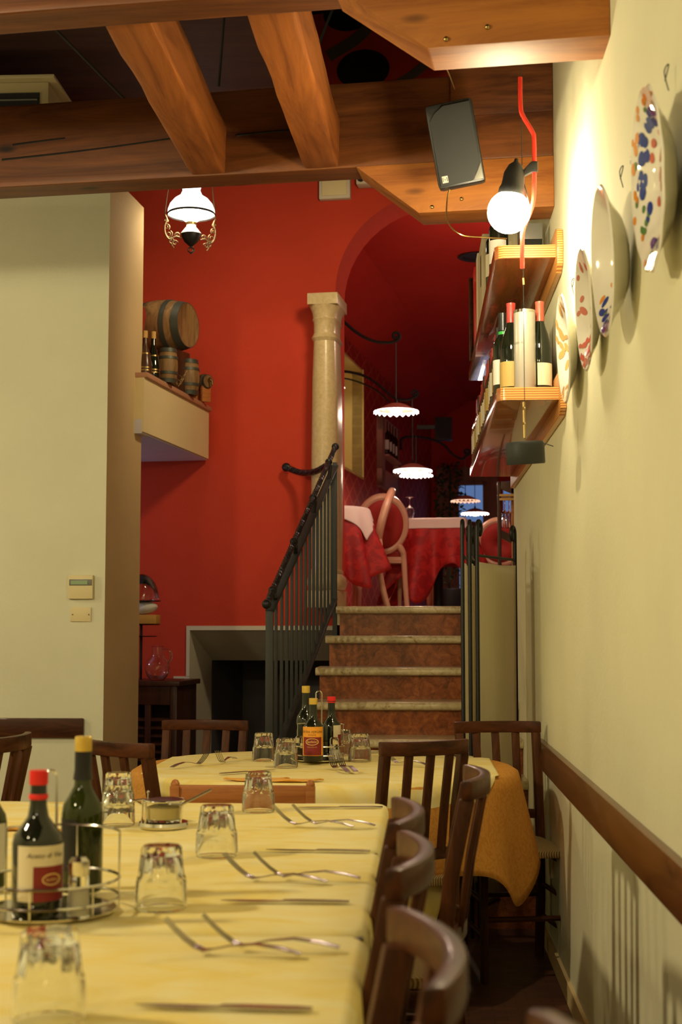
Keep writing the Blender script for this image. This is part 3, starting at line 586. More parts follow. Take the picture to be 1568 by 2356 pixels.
MB().lathe([(0.0392, 0.286), (0.0392, 0.296), (0.037, 0.297), (0.0, 0.295)], 32).build('lid', 'chrome', tb)
text_mb('RISERVA', 0.011, lambda x, y: (0.0389*math.sin(x/0.0385-0.75), -0.0389*math.cos(x/0.0385-0.75), 0.175+y)).build('lettering', 'greypl', tb, smooth=0)
labs = ['dark wine bottle with a red capsule in the receding lower shelf row', 'slim dark wine bottle with black capsule and white label in the receding lower shelf row',
        'round shouldered wine bottle with cream label in the receding lower shelf row', 'slim dark wine bottle with cream label in the receding lower shelf row',
        'dark wine bottle with black capsule and wide white label in the receding lower shelf row', 'slim wine bottle with red capsule and white label in the receding lower shelf row']
for i, (cp, lb_, kd, _) in enumerate(kinds):
    protos.append(wine(cp, lb_, kd, 0.305+0.01*(i % 3), half=1.35, face=-PI/2-0.5))
n = 0
for j in range(24):
    y = 5.24 + j*0.089
    for x in (0.331, 0.425):
        i = (j*5 + (x > 0.4)*3 + (j*j) % 4) % 6
        loc = (x + rnd.uniform(-0.004, 0.004), y + rnd.uniform(-0.003, 0.003), SH2)
        if protos[i]['label'] == 'x': protos[i]['label'] = labs[i]; protos[i]['group'] = 'wine bottles on the lower shelf'; protos[i].location = loc
        else: dup(protos[i], loc, label=labs[i])
gr = dup(protos[1], (0.333, 5.155, SH2)); bpy.data.objects.remove([q for q in bpy.data.objects if q.parent == gr and q.name.startswith('capsule')][0])
M['caps_gr'] = mat('black_green_capsule', (0.01, 0.012, 0.012), 0.3); M['grband'] = mat('green_band', (0.02, 0.35, 0.05), 0.4)
gr['label'] = 'slim wine bottle with a green neck band, right behind the gold label bottle'
MB().lathe([(0.0166, 0.25), (0.0160, 0.30), (0.0166, 0.315), (0.0, 0.316)], 20).build('capsule', 'caps_gr', gr)
MB().lathe([(0.0172, 0.236), (0.0170, 0.247)], 20).build('neck_band', 'grband', gr)
gr.location = (0.322, 5.165, SH2)
# things on the upper shelf
def boxed(name, label, cat, a, b, m, lid=None, bev=0.003):
    o = thing(name, label, cat, ((a[0]+b[0])/2, (a[1]+b[1])/2, a[2])); c0 = o.location
    MB().box(Vector(a)-c0, Vector(b)-c0).build('case', m, o, bevel=bev); return o, c0
M['pinebox'] = wood('pale_wine_case_wood', (0.50, 0.42, 0.26), (0.66, 0.58, 0.38), 2, 5, 0.6)
o, c0 = boxed('wine_case', 'pale wooden wine case standing upright on the upper shelf', 'box', (0.290, 6.0, SH1), (0.46, 6.42, SH1+0.335), 'pinebox')
MB().box((-0.05, -0.2125, 0.02), (0.04, -0.2095, 0.30)).build('sliding_lid', 'paper', o, smooth=0)
MB().box((-0.087, -0.1, 0.14), (-0.0845, -0.06, 0.27)).build('brand_mark', 'ink', o, smooth=0)
o, c0 = boxed('gift_box', 'thin cream box leaning behind the pale wine case', 'box', (0.288, 6.45, SH1), (0.44, 6.56, SH1+0.37), 'paper')
MB().box((-0.074, -0.056, 0.30), (0.074, 0.056, 0.372)).build('lid', 'paper_w', o, bevel=0.002)
o, c0 = boxed('gift_box', 'narrow red box on the upper shelf behind the pale cases', 'box', (0.284, 6.66, SH1), (0.43, 6.80, SH1+0.36), 'redtube')
MB().box((-0.074, -0.071, 0.29), (0.074, 0.071, 0.362)).build('lid', 'redtube', o, bevel=0.002)
fr_ = thing('picture_frame', 'brown and gilt picture frame at the far end of the upper shelf', 'frame', (0.36, 7.12, SH1))
MB().box((-0.085, -0.012, 0), (-0.060, 0.012, 0.42)).box((0.060, -0.012, 0), (0.085, 0.012, 0.42)).box((-0.06, -0.012, 0), (0.06, 0.012, 0.025)).box((-0.06, -0.012, 0.395), (0.06, 0.012, 0.42)).build('moulding', 'chairx', fr_, bevel=0.004)
MB().box((-0.06, -0.004, 0.025), (0.06, 0.006, 0.395)).build('picture', 'paper_g', fr_, smooth=0)
u1_ = put(wine('caps_k', 'paper_w', 'c', 0.30, face=-PI/2-0.6, half=1.4), (0.325, 5.42, SH1), 'dark wine bottle at the front left of the upper shelf, behind the globe bulb')
u2_ = put(wine('caps_k', 'paper', 'c', 0.30, face=-PI/2-0.6, half=1.4), (0.322, 5.62, SH1), 'second dark wine bottle along the front edge of the upper shelf')
o, c0 = boxed('bottle_box', 'dark green bottle box on the upper shelf against the wall', 'box', (0.40, 5.35, SH1), (0.485, 5.45, SH1+0.19), 'caps_gr')
MB().box((-0.043, -0.051, 0.13), (0.043, 0.051, 0.192)).build('lid', 'greypl', o, bevel=0.002)

# ------------------------------------------------------------------ painted plates on the right wall
def plate(label, py_, r, depth, paint, wide=0.05, y=None, zc=2.13, tilt_=0.0):
    o = thing('painted_plate', label, 'plate', (XW-0.014, y, zc), group='painted plates on the right wall')
    m_ = Matrix.Rotation(-PI/2, 4, 'Y') @ Matrix.Identity(4)
    o.rotation_euler = (0, tilt_, 0)
    wob = (lambda t, z: 1 + 0.018*math.cos(12*t)) if paint == 'multi' else None
    d = depth
    pr = [(0.0, 0.0), (r*0.45, 0.0), (r*0.62, d*0.25), (r*0.8, d*0.7), (r*0.98, d*0.96), (r, d), (r*0.97, d+0.004), (r*0.80, d*0.72+0.006), (r*0.62, d*0.25+0.008), (r*0.5, 0.007), (0.0, 0.006)]
    dish = MB().lathe(pr, 64, m_, flute=wob).build('dish', 'porc', o)
    def zf(q):  # height of the upper face at relative radius q
        pts = [(0, 0.006), (0.5, 0.007), (0.62, d*0.25+0.008), (0.80, d*0.72+0.006), (0.97, d+0.004), (1, d)]
        for (a, za), (b_, zb_) in zip(pts, pts[1:]):
            if q <= b_: return za + (zb_-za)*(q-a)/(b_-a)
        return d
    def strokes(m, lst, name='painted_flowers'):
        mb = MB()
        for q, t, sr, st in lst:
            vs = []; n_ = 10
            cxp, cyp = q*r*math.cos(t), q*r*math.sin(t); ca, sa = math.cos(t+st*3), math.sin(t+st*3)
            for i in range(n_):
                a = 2*PI*i/n_; dx, dy = sr*math.cos(a), sr*0.55*math.sin(a); X, Y = cxp+dx*ca-dy*sa, cyp+dx*sa+dy*ca
                vs.append((X, Y, zf(min(0.99, math.hypot(X, Y)/r))+0.0012))
            vs.append((cxp, cyp, zf(q)+0.0014)); mb.add(vs, [(i, (i+1) % n_, n_) for i in range(n_)], m_)
        me = dish.data; me.materials.append(M[m]); mi = len(me.materials)-1; bm = bmesh.new(); bm.from_mesh(me); nv = [bm.verts.new(p_) for p_ in mb.v]
        for f in mb.f:
            fc_ = bm.faces.new([nv[i] for i in f]); fc_.material_index = mi; fc_.smooth = True
        bm.to_mesh(me); bm.free()
    R_ = random.Random(int(y*100))
    if paint == 'ochre': strokes('ochre', [(R_.uniform(0.15, 0.93), R_.uniform(0, 2*PI), R_.uniform(0.012, 0.024), R_.random()) for _ in range(60)])
    if paint == 'rose': strokes('rose', [(R_.uniform(0.3, 0.95), PI + R_.gauss(0, 0.8), R_.uniform(0.012, 0.020), R_.random()) for _ in range(60)] + [(R_.uniform(0.1, 0.9), R_.uniform(0, 6.3), 0.013, R_.random()) for _ in range(22)])
    if paint == 'flower':
        strokes('blue', [(R_.uniform(0.35, 0.93), PI+R_.gauss(0, 0.5), R_.uniform(0.010, 0.018), R_.random()) for _ in range(44)] + [(R_.gauss(0.5, 0.05), R_.gauss(0.2, 0.25), 0.015, R_.random()) for _ in range(12)])
        strokes('orangeg', [(R_.uniform(0.4, 0.9), PI+R_.gauss(0, 0.5), R_.uniform(0.008, 0.015), R_.random()) for _ in range(26)], 'painted_petals')
        strokes('greeng', [(R_.uniform(0.45, 0.8), PI+R_.gauss(0, 0.8), 0.007, R_.random()) for _ in range(12)], 'painted_leaves')
    if paint == 'multi':
        strokes('blue', [(R_.gauss(0.72, 0.05), R_.uniform(0, 6.3), R_.uniform(0.009, 0.018), 0.5) for _ in range(44)])
        strokes('orangeg', [(R_.gauss(0.88, 0.03), R_.uniform(0, 6.3), R_.uniform(0.008, 0.014), 0.5) for _ in range(34)], 'painted_petals')
        strokes('rose', [(R_.gauss(0.5, 0.1), R_.uniform(0, 6.3), 0.012, 0.5) for _ in range(24)], 'painted_buds')
        strokes('greeng', [(R_.gauss(0.8, 0.08), R_.uniform(0, 6.3), 0.009, 0.5) for _ in range(24)], 'painted_leaves')
    MB().tube(bez([(0.008, 0, r*0.98), (0.002, 0.0, r+0.035), (0.012, 0.0, r+0.05), (0.004, 0.01, r+0.02)], 12), 0.0013, 5).build('wire_hook', 'iron', o)
    return o
plate('fluted plate with blue and orange flowers, nearest of the four on the right wall', 0, 0.180, 0.045, 'multi', y=2.77, tilt_=-0.05)
plate('deep plate with blue flowers and orange berries, second from the photo edge', 0, 0.180, 0.052, 'flower', y=3.39, tilt_=-0.05)
plate('plate with rose red sprigs, between the blue flower and the ochre plate', 0, 0.170, 0.036, 'rose', y=3.91, tilt_=-0.05)
plate('plate with ochre star flowers beside the end of the lower shelf', 0, 0.172, 0.036, 'ochre', y=4.46, tilt_=-0.05)

# ------------------------------------------------------------------ stair railing and rope
rl = thing('stair_railing', 'dark iron railing with vertical balusters and a twisted handrail on the left of the stairs', 'railing')
r0 = P(620, 1406, 6.5); r1 = P(770, 1072, 8.12); q0 = P(620, 1770, 6.5); q1 = P(770, 1378, 8.12)
def along(a, b, t): return a + (b-a)*t
def bar(a, b, w, name='baluster', m='iron', d=None):
    d = d or w; MB().box((-w/2, -d/2, 0), (w/2, d/2, 1)).build(name, m, rl, smooth=0)
def vbar(x, y, z0, z1, w, name):
    MB().box((x-w/2, y-w/2, z0), (x+w/2, y+w/2, z1)).build(name, 'iron', rl, bevel=0.0015)
vbar(r0.x, r0.y, 0.33, r0.z, 0.034, 'newel_post'); vbar(r1.x, r1.y, LZ-0.22, r1.z+0.02, 0.026, 'newel_post')
dh = (r1-r0); hd = Vector((dh.x, dh.y, 0)).normalized(); sd = Vector((hd.y, -hd.x, 0)); upn = sd.cross(dh.normalized())
for a, b, nm in ((r0, r1, 'top_rail'), (q0, q1, 'bottom_rail')):
    dd = (b-a).normalized(); uu = sd.cross(dd).normalized()
    MB().sweep((0.04 if nm == 'top_rail' else 0.03, 0.014), [(a, sd, uu), (b, sd, uu)]).build(nm, 'iron', rl, bevel=0.002)
for i in range(1, 15):
    t = i/15.0; t = t**0.93; a, b = along(r0, r1, t), along(q0, q1, t); vbar(a.x, a.y, b.z, a.z, 0.015, 'baluster')
ha = P(613, 1390, 6.42); hb = P(771, 1028, 8.14)
def rope(a_pts, r, turns, name, parent=None, m='rope'):
    pts = bez(a_pts, 140); mb = MB(); n = len(pts)
    for s_i in range(3):
        ps = []
        for i, p in enumerate(pts):
            t = (pts[min(i+1, n-1)]-pts[max(i-1, 0)]).normalized(); x = t.cross(Vector((0.3, 1, 0.1))).normalized(); y = x.cross(t)
            a = turns*2*PI*i/n + s_i*2*PI/3; ps.append(p + x*(r*0.5*math.cos(a)) + y*(r*0.5*math.sin(a)))
        mb.tube(ps, r*0.56, 6)
    return mb.build(name, m, parent)
rope([ha, ha+(hb-ha)*0.33, ha+(hb-ha)*0.66, hb], 0.015, 26, 'twisted_handrail', rl)
MB().ball(ha, 0.022, 14).ball(hb, 0.022, 14).build('ball_end', 'ironD', rl)
for t in (0.07, 0.34, 0.62, 0.88):
    p = ha+(hb-ha)*t; q = r0+(r1-r0)*max(0.0, t-0.0)
    MB().tube([p, p+Vector((0.01, 0, -0.025)), q+Vector((0, 0, 0.0))], 0.011, 8).ball(p, 0.021, 10).build('handrail_clamp', 'ironD', rl)
wr = thing('wall_rope', 'short twisted rope sagging from the red wall to the head of the railing', 'rope')
rope([P(659, 1076, 8.85), P(690, 1087, 8.75), P(722, 1086, 8.5), P(750, 1072, 8.25)], 0.019, 9, 'rope_length', wr)
MB().ball(P(658, 1075, 8.87), 0.028, 14).build('rope_end', 'ironD', wr)
fs_ = thing('string_lights', 'string of tiny white lights running down the edge of the stone column', 'lights')
MB().tube([P(777, 740, 8.95), P(776, 1380, 8.95)], 0.002, 5).build('cable', 'ironD', fs_)
for py in (950, 1008, 1048, 1078, 1090, 1150, 1230): MB().ball(P(777, py, 8.94), 0.006, 8).build('light', 'fairy', fs_)

# ------------------------------------------------------------------ folding screen at the foot of the stairs
sc_ = thing('folding_screen', 'folded iron and cream linen screen standing between the stairs and the right wall', 'screen')
N, L, b = nodes(M['linen']); tl = N.new('ShaderNodeBsdfTranslucent'); tl.inputs[0].default_value = (1.0, 0.97, 0.84, 1); mx = N.new('ShaderNodeMixShader'); mx.inputs[0].default_value = 0.5
L.new(b.outputs[0], mx.inputs[1]); L.new(tl.outputs[0], mx.inputs[2]); L.new(mx.outputs[0], N['Material Output'].inputs[0])
def panel(xa, ya, xb, yb, nm):
    a = Vector((xa, ya, 0)); b = Vector((xb, yb, 0)); d = (b-a).normalized()
    fr = MB()
    for p, s in ((a, 1), (b, -1)):
        top = Vector((0, 0, 1.675)); pts = [p+Vector((0, 0, 0.0)), p+top]
        cc_ = p + top + d*(0.022*s); pts += [cc_ + Vector((0, 0, 1))*(0.03*math.sin(t)) - d*(0.022*s*math.cos(t)) for t in [PI*i/10 for i in range(1, 15)]]
        fr.tube(pts, 0.0085, 8)
    for z in (0.12, 1.56): fr.tube([a+Vector((0,0,z)), b+Vector((0,0,z))], 0.006, 8)
    fr.build('panel_frame', 'ironD', sc_)
    lin = MB(); n_ = 16; vs = []; nr_ = Vector((-d.y, d.x, 0))
    for z in [0.14, 0.4, 0.7, 1.0, 1.3, 1.50, 1.535]:
        for i in range(n_+1):
            t = i/n_; p = a + (b-a)*(0.03+0.94*t) + nr_*0.006*math.sin(t*9+z); vs.append((p.x, p.y, z + (0 if z < 1.5 else -0.006*math.sin(t*PI))))
    w_ = n_+1; lin.add(vs, [(j*w_+i, j*w_+i+1, (j+1)*w_+i+1, (j+1)*w_+i) for j in range(6) for i in range(n_)])
    o = lin.build('linen_panel', 'linen', sc_); sm = o.modifiers.new('thick', 'SOLIDIFY'); sm.thickness = 0.003
f2 = P(1097, 1300, 5.98); g2 = P(1184, 1300, 6.38)
panel(f2.x, 5.98, g2.x, 6.38, 'a'); panel(P(1080, 1300, 5.98).x, 5.98, P(1089, 1300, 6.40).x, 6.40, 'b'); panel(P(1063, 1300, 5.96).x, 5.96, P(1077, 1300, 6.39).x, 6.39, 'c')

# ------------------------------------------------------------------ dining chairs
def make_chair(label='x', wood_='chair', rail_='chairx'):
    o = thing('dining_chair', label, 'chair'); w = 0.185; Hc = 0.90
    def post(x): return [((x, -0.215, 0.0), (1,0,0), (0,1,0)), ((x, -0.185, 0.22), (1,0,0), (0,1,0)), ((x, -0.18, 0.45), (1,0,0), (0,1,0)), ((x*1.0, -0.205, 0.68), (1,0,0), (0,1,0)), ((x*1.02, -0.243, Hc-0.043), (1,0,0), (0,1,0))]
    for s in (-1, 1): MB().sweep((0.036, 0.036), post(s*(w-0.006))).build('rear_leg', wood_, o, bevel=0.004)
    for s in (-1, 1): MB().sweep((0.032, 0.032), [((s*w, 0.185, 0), (1,0,0), (0,1,0)), ((s*w, 0.185, 0.44), (1,0,0), (0,1,0))]).build('front_leg', wood_, o, bevel=0.004)
    def bow(x): return 0.042*(1-(x/0.2)**2)
    for x in (-0.092, 0.0, 0.092):
        MB().sweep((0.036, 0.014), [((x*0.95, -0.198-bow(x)*0.8, 0.545), (1,0,0), (0,1,0)), ((x, -0.212-bow(x), 0.70), (1,0,0), (0,1,0)), ((x*1.03, -0.243-bow(x), Hc-0.042), (1,0,0), (0,1,0))]).build('back_slat', wood_, o, bevel=0.003)
    def arc(z, yb, hw, k=1.0): return [((x, yb-bow(x)*k, z), Vector((1, 0, 0)).cross(Vector((0,0,1))).normalized()*-1, (0, 0, 1)) for x in [hw*(-1+2*i/12) for i in range(13)]]
    MB().sweep((0.026, 0.045), arc(Hc-0.0225, -0.244, 0.205)).build('top_rail', rail_, o, bevel=0.006)
    MB().sweep((0.018, 0.035), arc(0.545, -0.190, 0.17)).build('lower_back_rail', rail_, o, bevel=0.003)
    MB().prism([(-0.2, 0.205), (0.2, 0.205), (0.18, -0.19), (-0.18, -0.19)], 2, 0.435, 0.462).build('seat', 'rush', o, bevel=0.01)
    for s in (-1, 1): MB().box((-0.012+s*w, -0.17, 0.40), (0.012+s*w, 0.18, 0.435)).build('seat_rail', rail_, o, bevel=0.003)
    for s in (-1, 1):
        for z in (0.16, 0.28): MB().tube([(s*w, -0.185, z), (s*w, 0.185, z)], 0.010, 8).build('stretcher', rail_, o)
    MB().tube([(-w, 0.185, 0.22), (w, 0.185, 0.22)], 0.010, 8).build('stretcher', rail_, o)
    MB().tube([(-w, -0.187, 0.24), (w, -0.187, 0.24)], 0.010, 8).build('stretcher', rail_, o)
    return o
ch = make_chair(); first = [True]
def chair(x, y, ang, hz, label, group=None, wsc=1.0):  # x, y = middle of the top rail; ang = facing direction (0 = +Y)
    f = Vector((-math.sin(ang), math.cos(ang), 0)); loc = Vector((x, y, 0)) + f*0.25; sc = (wsc, 1, hz/0.90)
    if first[0]: first[0] = False; ch.location = loc; ch.rotation_euler.z = ang; ch.scale = sc; ch['label'] = label; o = ch
    else: o = dup(ch, loc, ang, label, scale=sc)
    if group: o['group'] = group
    elif 'group' in o: del o['group']
    return o
GN = 'chairs along the right side of the long table'; GR = 'chairs around the round table'
chair(0.003, 1.61, PI/2+0.10, 0.91, 'dark dining chair beside the nearest long table cloth, its curved rail large and blurred', GN)
chair(-0.020, 2.285, PI/2-0.03, 0.91, 'dark dining chair second from the camera along the long table', GN)
chair(-0.032, 2.78, PI/2, 0.91, 'dark dining chair third from the camera, tucked in near the long table end', GN)
chair(0.130, 3.50, PI/2-0.04, 0.91, 'dark dining chair pulled out from the row, its tall rear post in full view', GN)
chair(0.112, 1.10, PI/2-0.02, 0.918, 'dark dining chair of which only a blurred rail end shows at the bottom edge', GN)
m_ = P(978, 1697, 4.55); chair(m_.x, 4.56, math.radians(28), 0.905, 'slatted dark chair with its back to the camera before the round table', GR, 0.76)
m_ = P(467, 1657, 6.2); chair(m_.x+0.01, 6.2, PI-math.radians(4), 0.863, 'slatted brown chair behind the round table on the left, before the dark opening', GR, 0.92)
chair(0.318, 5.70, PI+math.radians(10), 0.893, 'slatted brown chair in the corner between the folding screen and the right wall', GR, 0.84)
m_ = P(262, 1706, 4.5); chair(m_.x, 4.5, -math.radians(42), 0.905, 'dark slatted chair at the left of the round table, seen over the green oil bottle', GR, 0.9)
chair(-1.27, 4.42, math.radians(80), 0.925, 'dark chair at the left photo edge turned away towards another table', None, 0.9)
# lighter chair with plain back
lc = thing('plain_chair', 'orange wood chair with low plain back between the long table and the round table', 'chair', (P(558, 1800, 4.36).x, 4.36+0.21, 0))
lw = 0.205; lh = P(558, 1793, 4.36).z
for s in (-1, 1):
    MB().sweep((0.028, 0.034), [((s*lw, -0.17, 0), (1,0,0), (0,1,0)), ((s*lw, -0.18, 0.45), (1,0,0), (0,1,0)), ((s*lw, -0.21, lh-0.02), (1,0,0), (0,1,0))]).ball((s*lw, -0.21, lh-0.018), 0.018, 10, (0.8, 1, 1)).build('rear_leg', 'orange_wood', lc, bevel=0.004)
    MB().sweep((0.034, 0.034), [((s*lw, 0.17, 0), (1,0,0), (0,1,0)), ((s*lw, 0.17, 0.44), (1,0,0), (0,1,0))]).build('front_leg', 'orange_wood', lc, bevel=0.004)
MB().box((-lw, -0.218, lh-0.075), (lw, -0.198, lh-0.018)).build('top_rail', 'orange_wood', lc, bevel=0.005)
MB().box((-lw, -0.205, 0.58), (lw, -0.188, 0.63)).build('lower_back_rail', 'orange_wood', lc, bevel=0.004)
MB().prism([(-0.2, 0.19), (0.2, 0.19), (0.185, -0.18), (-0.185, -0.18)], 2, 0.435, 0.46).build('seat', 'rush', lc, bevel=0.01)
for s in (-1, 1): MB().tube([(s*lw, -0.17, 0.2), (s*lw, 0.17, 0.2)], 0.011, 8).build('stretcher', 'orange_wood', lc)

# ------------------------------------------------------------------ tables and cloths
TZ = 0.752
def cloth(name, label, cat_, cx, cy, z, Rt, Rc, drop_cap, m, fold=0.02, nf=11, seg=180, flare=0.10, seed=0, wave=0.0, group=None, maxdrop=None):
    vs = []; fs = []; rings = [0.0, 0.3, 0.6, 0.85, 0.97]; nd = 14
    o = Vector((cx, cy, z)); R_ = random.Random(seed); ph = [R_.uniform(0, 6.3) for _ in range(5)]
    rows = []
    for t in rings: rows.append([(Rt(a)*t*math.cos(a), Rt(a)*t*math.sin(a), 0) for a in [2*PI*i/seg for i in range(seg)]])
    for j in range(nd+1):
        row = []
        for i in range(seg):
            a = 2*PI*i/seg; rt, rc = Rt(a), Rc(a)
            if rc <= rt:     # cloth ends on the table top
                r = rc if True else rt; row.append((min(rt*0.999, rc)*math.cos(a), min(rt*0.999, rc)*math.sin(a), 0.0)); continue
            L_ = min(rc-rt, maxdrop or 9) + wave*math.sin(7*a+ph[0]) ; s_ = j/nd; q = max(0.0, L_)*s_
            rb = 0.018; 
            if q < rb*PI/2: an = q/rb; dr_, dz = rb*math.sin(an), rb*(1-math.cos(an))
            else: dr_, dz = rb, rb + (q-rb*PI/2)
            f_ = (dz/0.5)*(flare + fold/0.06*0.03*math.sin(nf*a+ph[1]) + fold*1.2*math.sin(nf*1.7*a+ph[2]))
            r = rt - 0.018 + dr_ + f_*0.5; row.append((r*math.cos(a), r*math.sin(a), -dz))
        rows.append(row)
    for t_i in range(len(rings)):       # keep the top rings inside the cloth
        rows[t_i] = [(min(Rt(2*PI*i/seg), Rc(2*PI*i/seg))*rings[t_i]*math.cos(2*PI*i/seg), min(Rt(2*PI*i/seg), Rc(2*PI*i/seg))*rings[t_i]*math.sin(2*PI*i/seg), 0) for i in range(seg)]
    rows[len(rings)-1] = [(min(Rt(2*PI*i/seg)-0.018, Rc(2*PI*i/seg)*0.99)*math.cos(2*PI*i/seg), min(Rt(2*PI*i/seg)-0.018, Rc(2*PI*i/seg)*0.99)*math.sin(2*PI*i/seg), 0) for i in range(seg)]
    mb = MB(); mb.v = [Vector(p) for r in rows for p in r]
    for j in range(len(rows)-1):
        for i in range(seg): k_ = (i+1) % seg; mb.f.append([j*seg+i, j*seg+k_, (j+1)*seg+k_, (j+1)*seg+i])
    for v_ in mb.v:   # faint creases
        v_.z += 0.0012*noise.noise(Vector((v_.x*9+cx, v_.y*9+cy, seed)))
    ob = mb.build(name, m, smooth=60, loc=o); sm = ob.modifiers.new('thick', 'SOLIDIFY'); sm.thickness = 0.0015; sm.offset = 1
    return tag(ob, label, cat_, group)
def rect(hx, hy, rot=0.0, sx=0, sy=0, rc=0.0):
    def f(a):
        # distance from the centre to the edge of a rectangle (offset sx, sy)
        c_, s_ = math.cos(a-rot), math.sin(a-rot); tx = ((hx if c_ > 0 else -hx)+sx)/c_ if abs(c_) > 1e-6 else 9; ty = ((hy if s_ > 0 else -hy)+sy)/s_ if abs(s_) > 1e-6 else 9
        t = min(tx, ty); ot = max(tx, ty)
        if rc and abs(ot-t) < rc: t -= (rc-abs(ot-t))**2/(rc*4)
        return t
    return f
def table(label, cx, cy, hx, hy, group=None, round_=False):
    o = thing('dining_table', label, 'table', (cx, cy, 0), group=group)
    if round_: MB().lathe([(0.0, 0.72), (hx, 0.72), (hx, 0.745), (0.0, 0.745)], 48).build('tabletop', 'cab', o)
    else: MB().box((-hx, -hy, 0.72), (hx, hy, 0.745)).build('tabletop', 'cab', o, bevel=0.004)
    k_ = 0.62 if round_ else 0.9
    for sx in (-1, 1):
        for sy in (-1, 1): MB().box((sx*hx*k_-0.03, sy*hy*k_-0.03, 0), (sx*hx*k_+0.03, sy*hy*k_+0.03, 0.72)).build('leg', 'cab', o, bevel=0.005)
    return o
XE = -0.088
GT = 'square tables making up the long table'; GC = 'yellow toppers on the long table'; GU = 'orange undercloths on the long table'
for i, (ya_, yb_, lb1, lb2, lb3) in enumerate((
    (3.30, 4.17, 'table at the far end of the long row, under the cloth with the cheese bowl', 'yellow cloth on the far end of the long table, under the cheese bowl', 'orange undercloth hanging at the far end of the long table'),
    (2.41, 3.27, 'middle table of the long row, under the oil and vinegar stand', 'yellow cloth on the middle of the long table, under the near oil and vinegar stand', 'orange undercloth hanging at the middle of the long table'),
    (1.50, 2.38, 'nearest table of the long row at the bottom of the photo', 'yellow cloth on the nearest part of the long table, at the bottom of the photo', 'orange undercloth of the nearest part of the long table'))):
    hx = 0.60; cx = XE-hx; cy = (ya_+yb_)/2; hy = (yb_-ya_)/2
    table(lb1, cx, cy, hx, hy, GT)
    cloth('tablecloth', lb3, 'tablecloth', cx, cy, TZ-0.003, rect(hx+0.003, hy-0.004, rc=0.04), rect(hx+0.30, hy+0.30, rc=0.05), 0, 'under', seed=i+3, flare=0.03, fold=0.012, maxdrop=0.34, group=GU)
    cloth('table_topper', lb2, 'tablecloth', cx, cy, TZ+0.002, rect(hx+0.007, hy-0.002, rc=0.04), rect(hx+0.17, hy+0.17, rot=0.03*(i-1), rc=0.05), 0, 'topper', seed=i+13, flare=0.05, fold=0.02, maxdrop=0.24, group=GC, wave=0.015)
CTX, CTY, RT = -0.335, 5.33, 0.70
table('round table before the stairs with four tumblers and an oil stand', CTX, CTY, RT-0.01, RT-0.01, None, True)
def drop_u(a):   # orange cloth: square with corners hanging lower
    return rect(1.00, 1.00, rot=math.radians(33))(a)
cloth('tablecloth', 'orange damask tablecloth on the round table, its corner hanging beside the right wall', 'tablecloth', CTX, CTY, TZ-0.002, lambda a: RT+0.004, lambda a: RT + 0.31 + 0.15*max(0, math.cos(2*(a-math.radians(-22)))**9) , 0, 'under', nf=6, flare=0.16, fold=0.05, seed=41)
cloth('table_topper', 'pale yellow topper cloth laid across the round table', 'tablecloth', CTX, CTY, TZ+0.001, lambda a: RT+0.008, rect(0.62, 0.90, sx=0.0, sy=-0.14, rc=0.05), 0, 'topper', nf=6, flare=0.12, fold=0.03, seed=43)

# ------------------------------------------------------------------ glasses
TT = TZ+0.006
def fl(t, z): return 1 + (0.09*abs(math.cos(5*t)) - 0.05 if 0.050 < z < 0.1 else 0)
tum = thing('tumbler', 'x', 'glass', group='upturned tumblers')
mb = MB(); mb.lathe([(0.0395, 0.0006), (0.0415, 0.0), (0.0430, 0.002), (0.0430, 0.012), (0.0415, 0.045), (0.0400, 0.049), (0.0370, 0.053), (0.0330, 0.090), (0.0325, 0.097), (0.030, 0.101), (0.0, 0.101)], 54, flute=fl, cap=False)
mb.lathe([(0.0395, 0.0006), (0.0375, 0.042), (0.0330, 0.052), (0.0275, 0.080), (0.024, 0.085), (0.0, 0.087)], 54, cap=False); mb.build('bowl', 'glass', tum)
ft = [True]
def tumbler(px, py, label, z=TT, s=1.0, grp='upturned tumblers'):
    p = G(px, py, TT); p.z = z
    if ft[0]: ft[0] = False; tum.location = p; tum['label'] = label; tum.scale = (s,)*3; tum['group'] = grp; return tum
    return dup(tum, p, rnd.uniform(0, 1), label, group=grp, scale=(s,)*3)
tumbler(112, 2345, 'upturned tumbler nearest the camera at the bottom left corner', s=1.10)
tumbler(370, 2088, 'upturned tumbler right of the near oil and vinegar stand', s=1.08)
tumbler(498, 1968, 'upturned tumbler on the long table in front of the cheese bowl on its right', s=1.08)
tumbler(594, 1866, 'upturned tumbler at the far end of the long table before the orange wood chair', s=1.05)
t5 = tumbler(271, 1898, 'lower tumbler of the stacked pair behind the green oil bottle', s=1.0)
dup(tum, t5.location + Vector((0, 0, 0.034)), 0.4, 'upper tumbler of the stacked pair behind the green oil bottle', scale=(0.97, 0.97, 0.97))
tumbler(606, 1749, 'upturned tumbler furthest left on the round table', s=1.02)
tumbler(657, 1765, 'upturned tumbler on the round table left of the orange label bottle, nearer one', s=1.02)
tumbler(786, 1737, 'upturned tumbler half hidden behind the oil stand on the round table', s=1.0)
tumbler(827, 1751, 'upturned tumbler right of the oil stand on the round table', s=1.02)

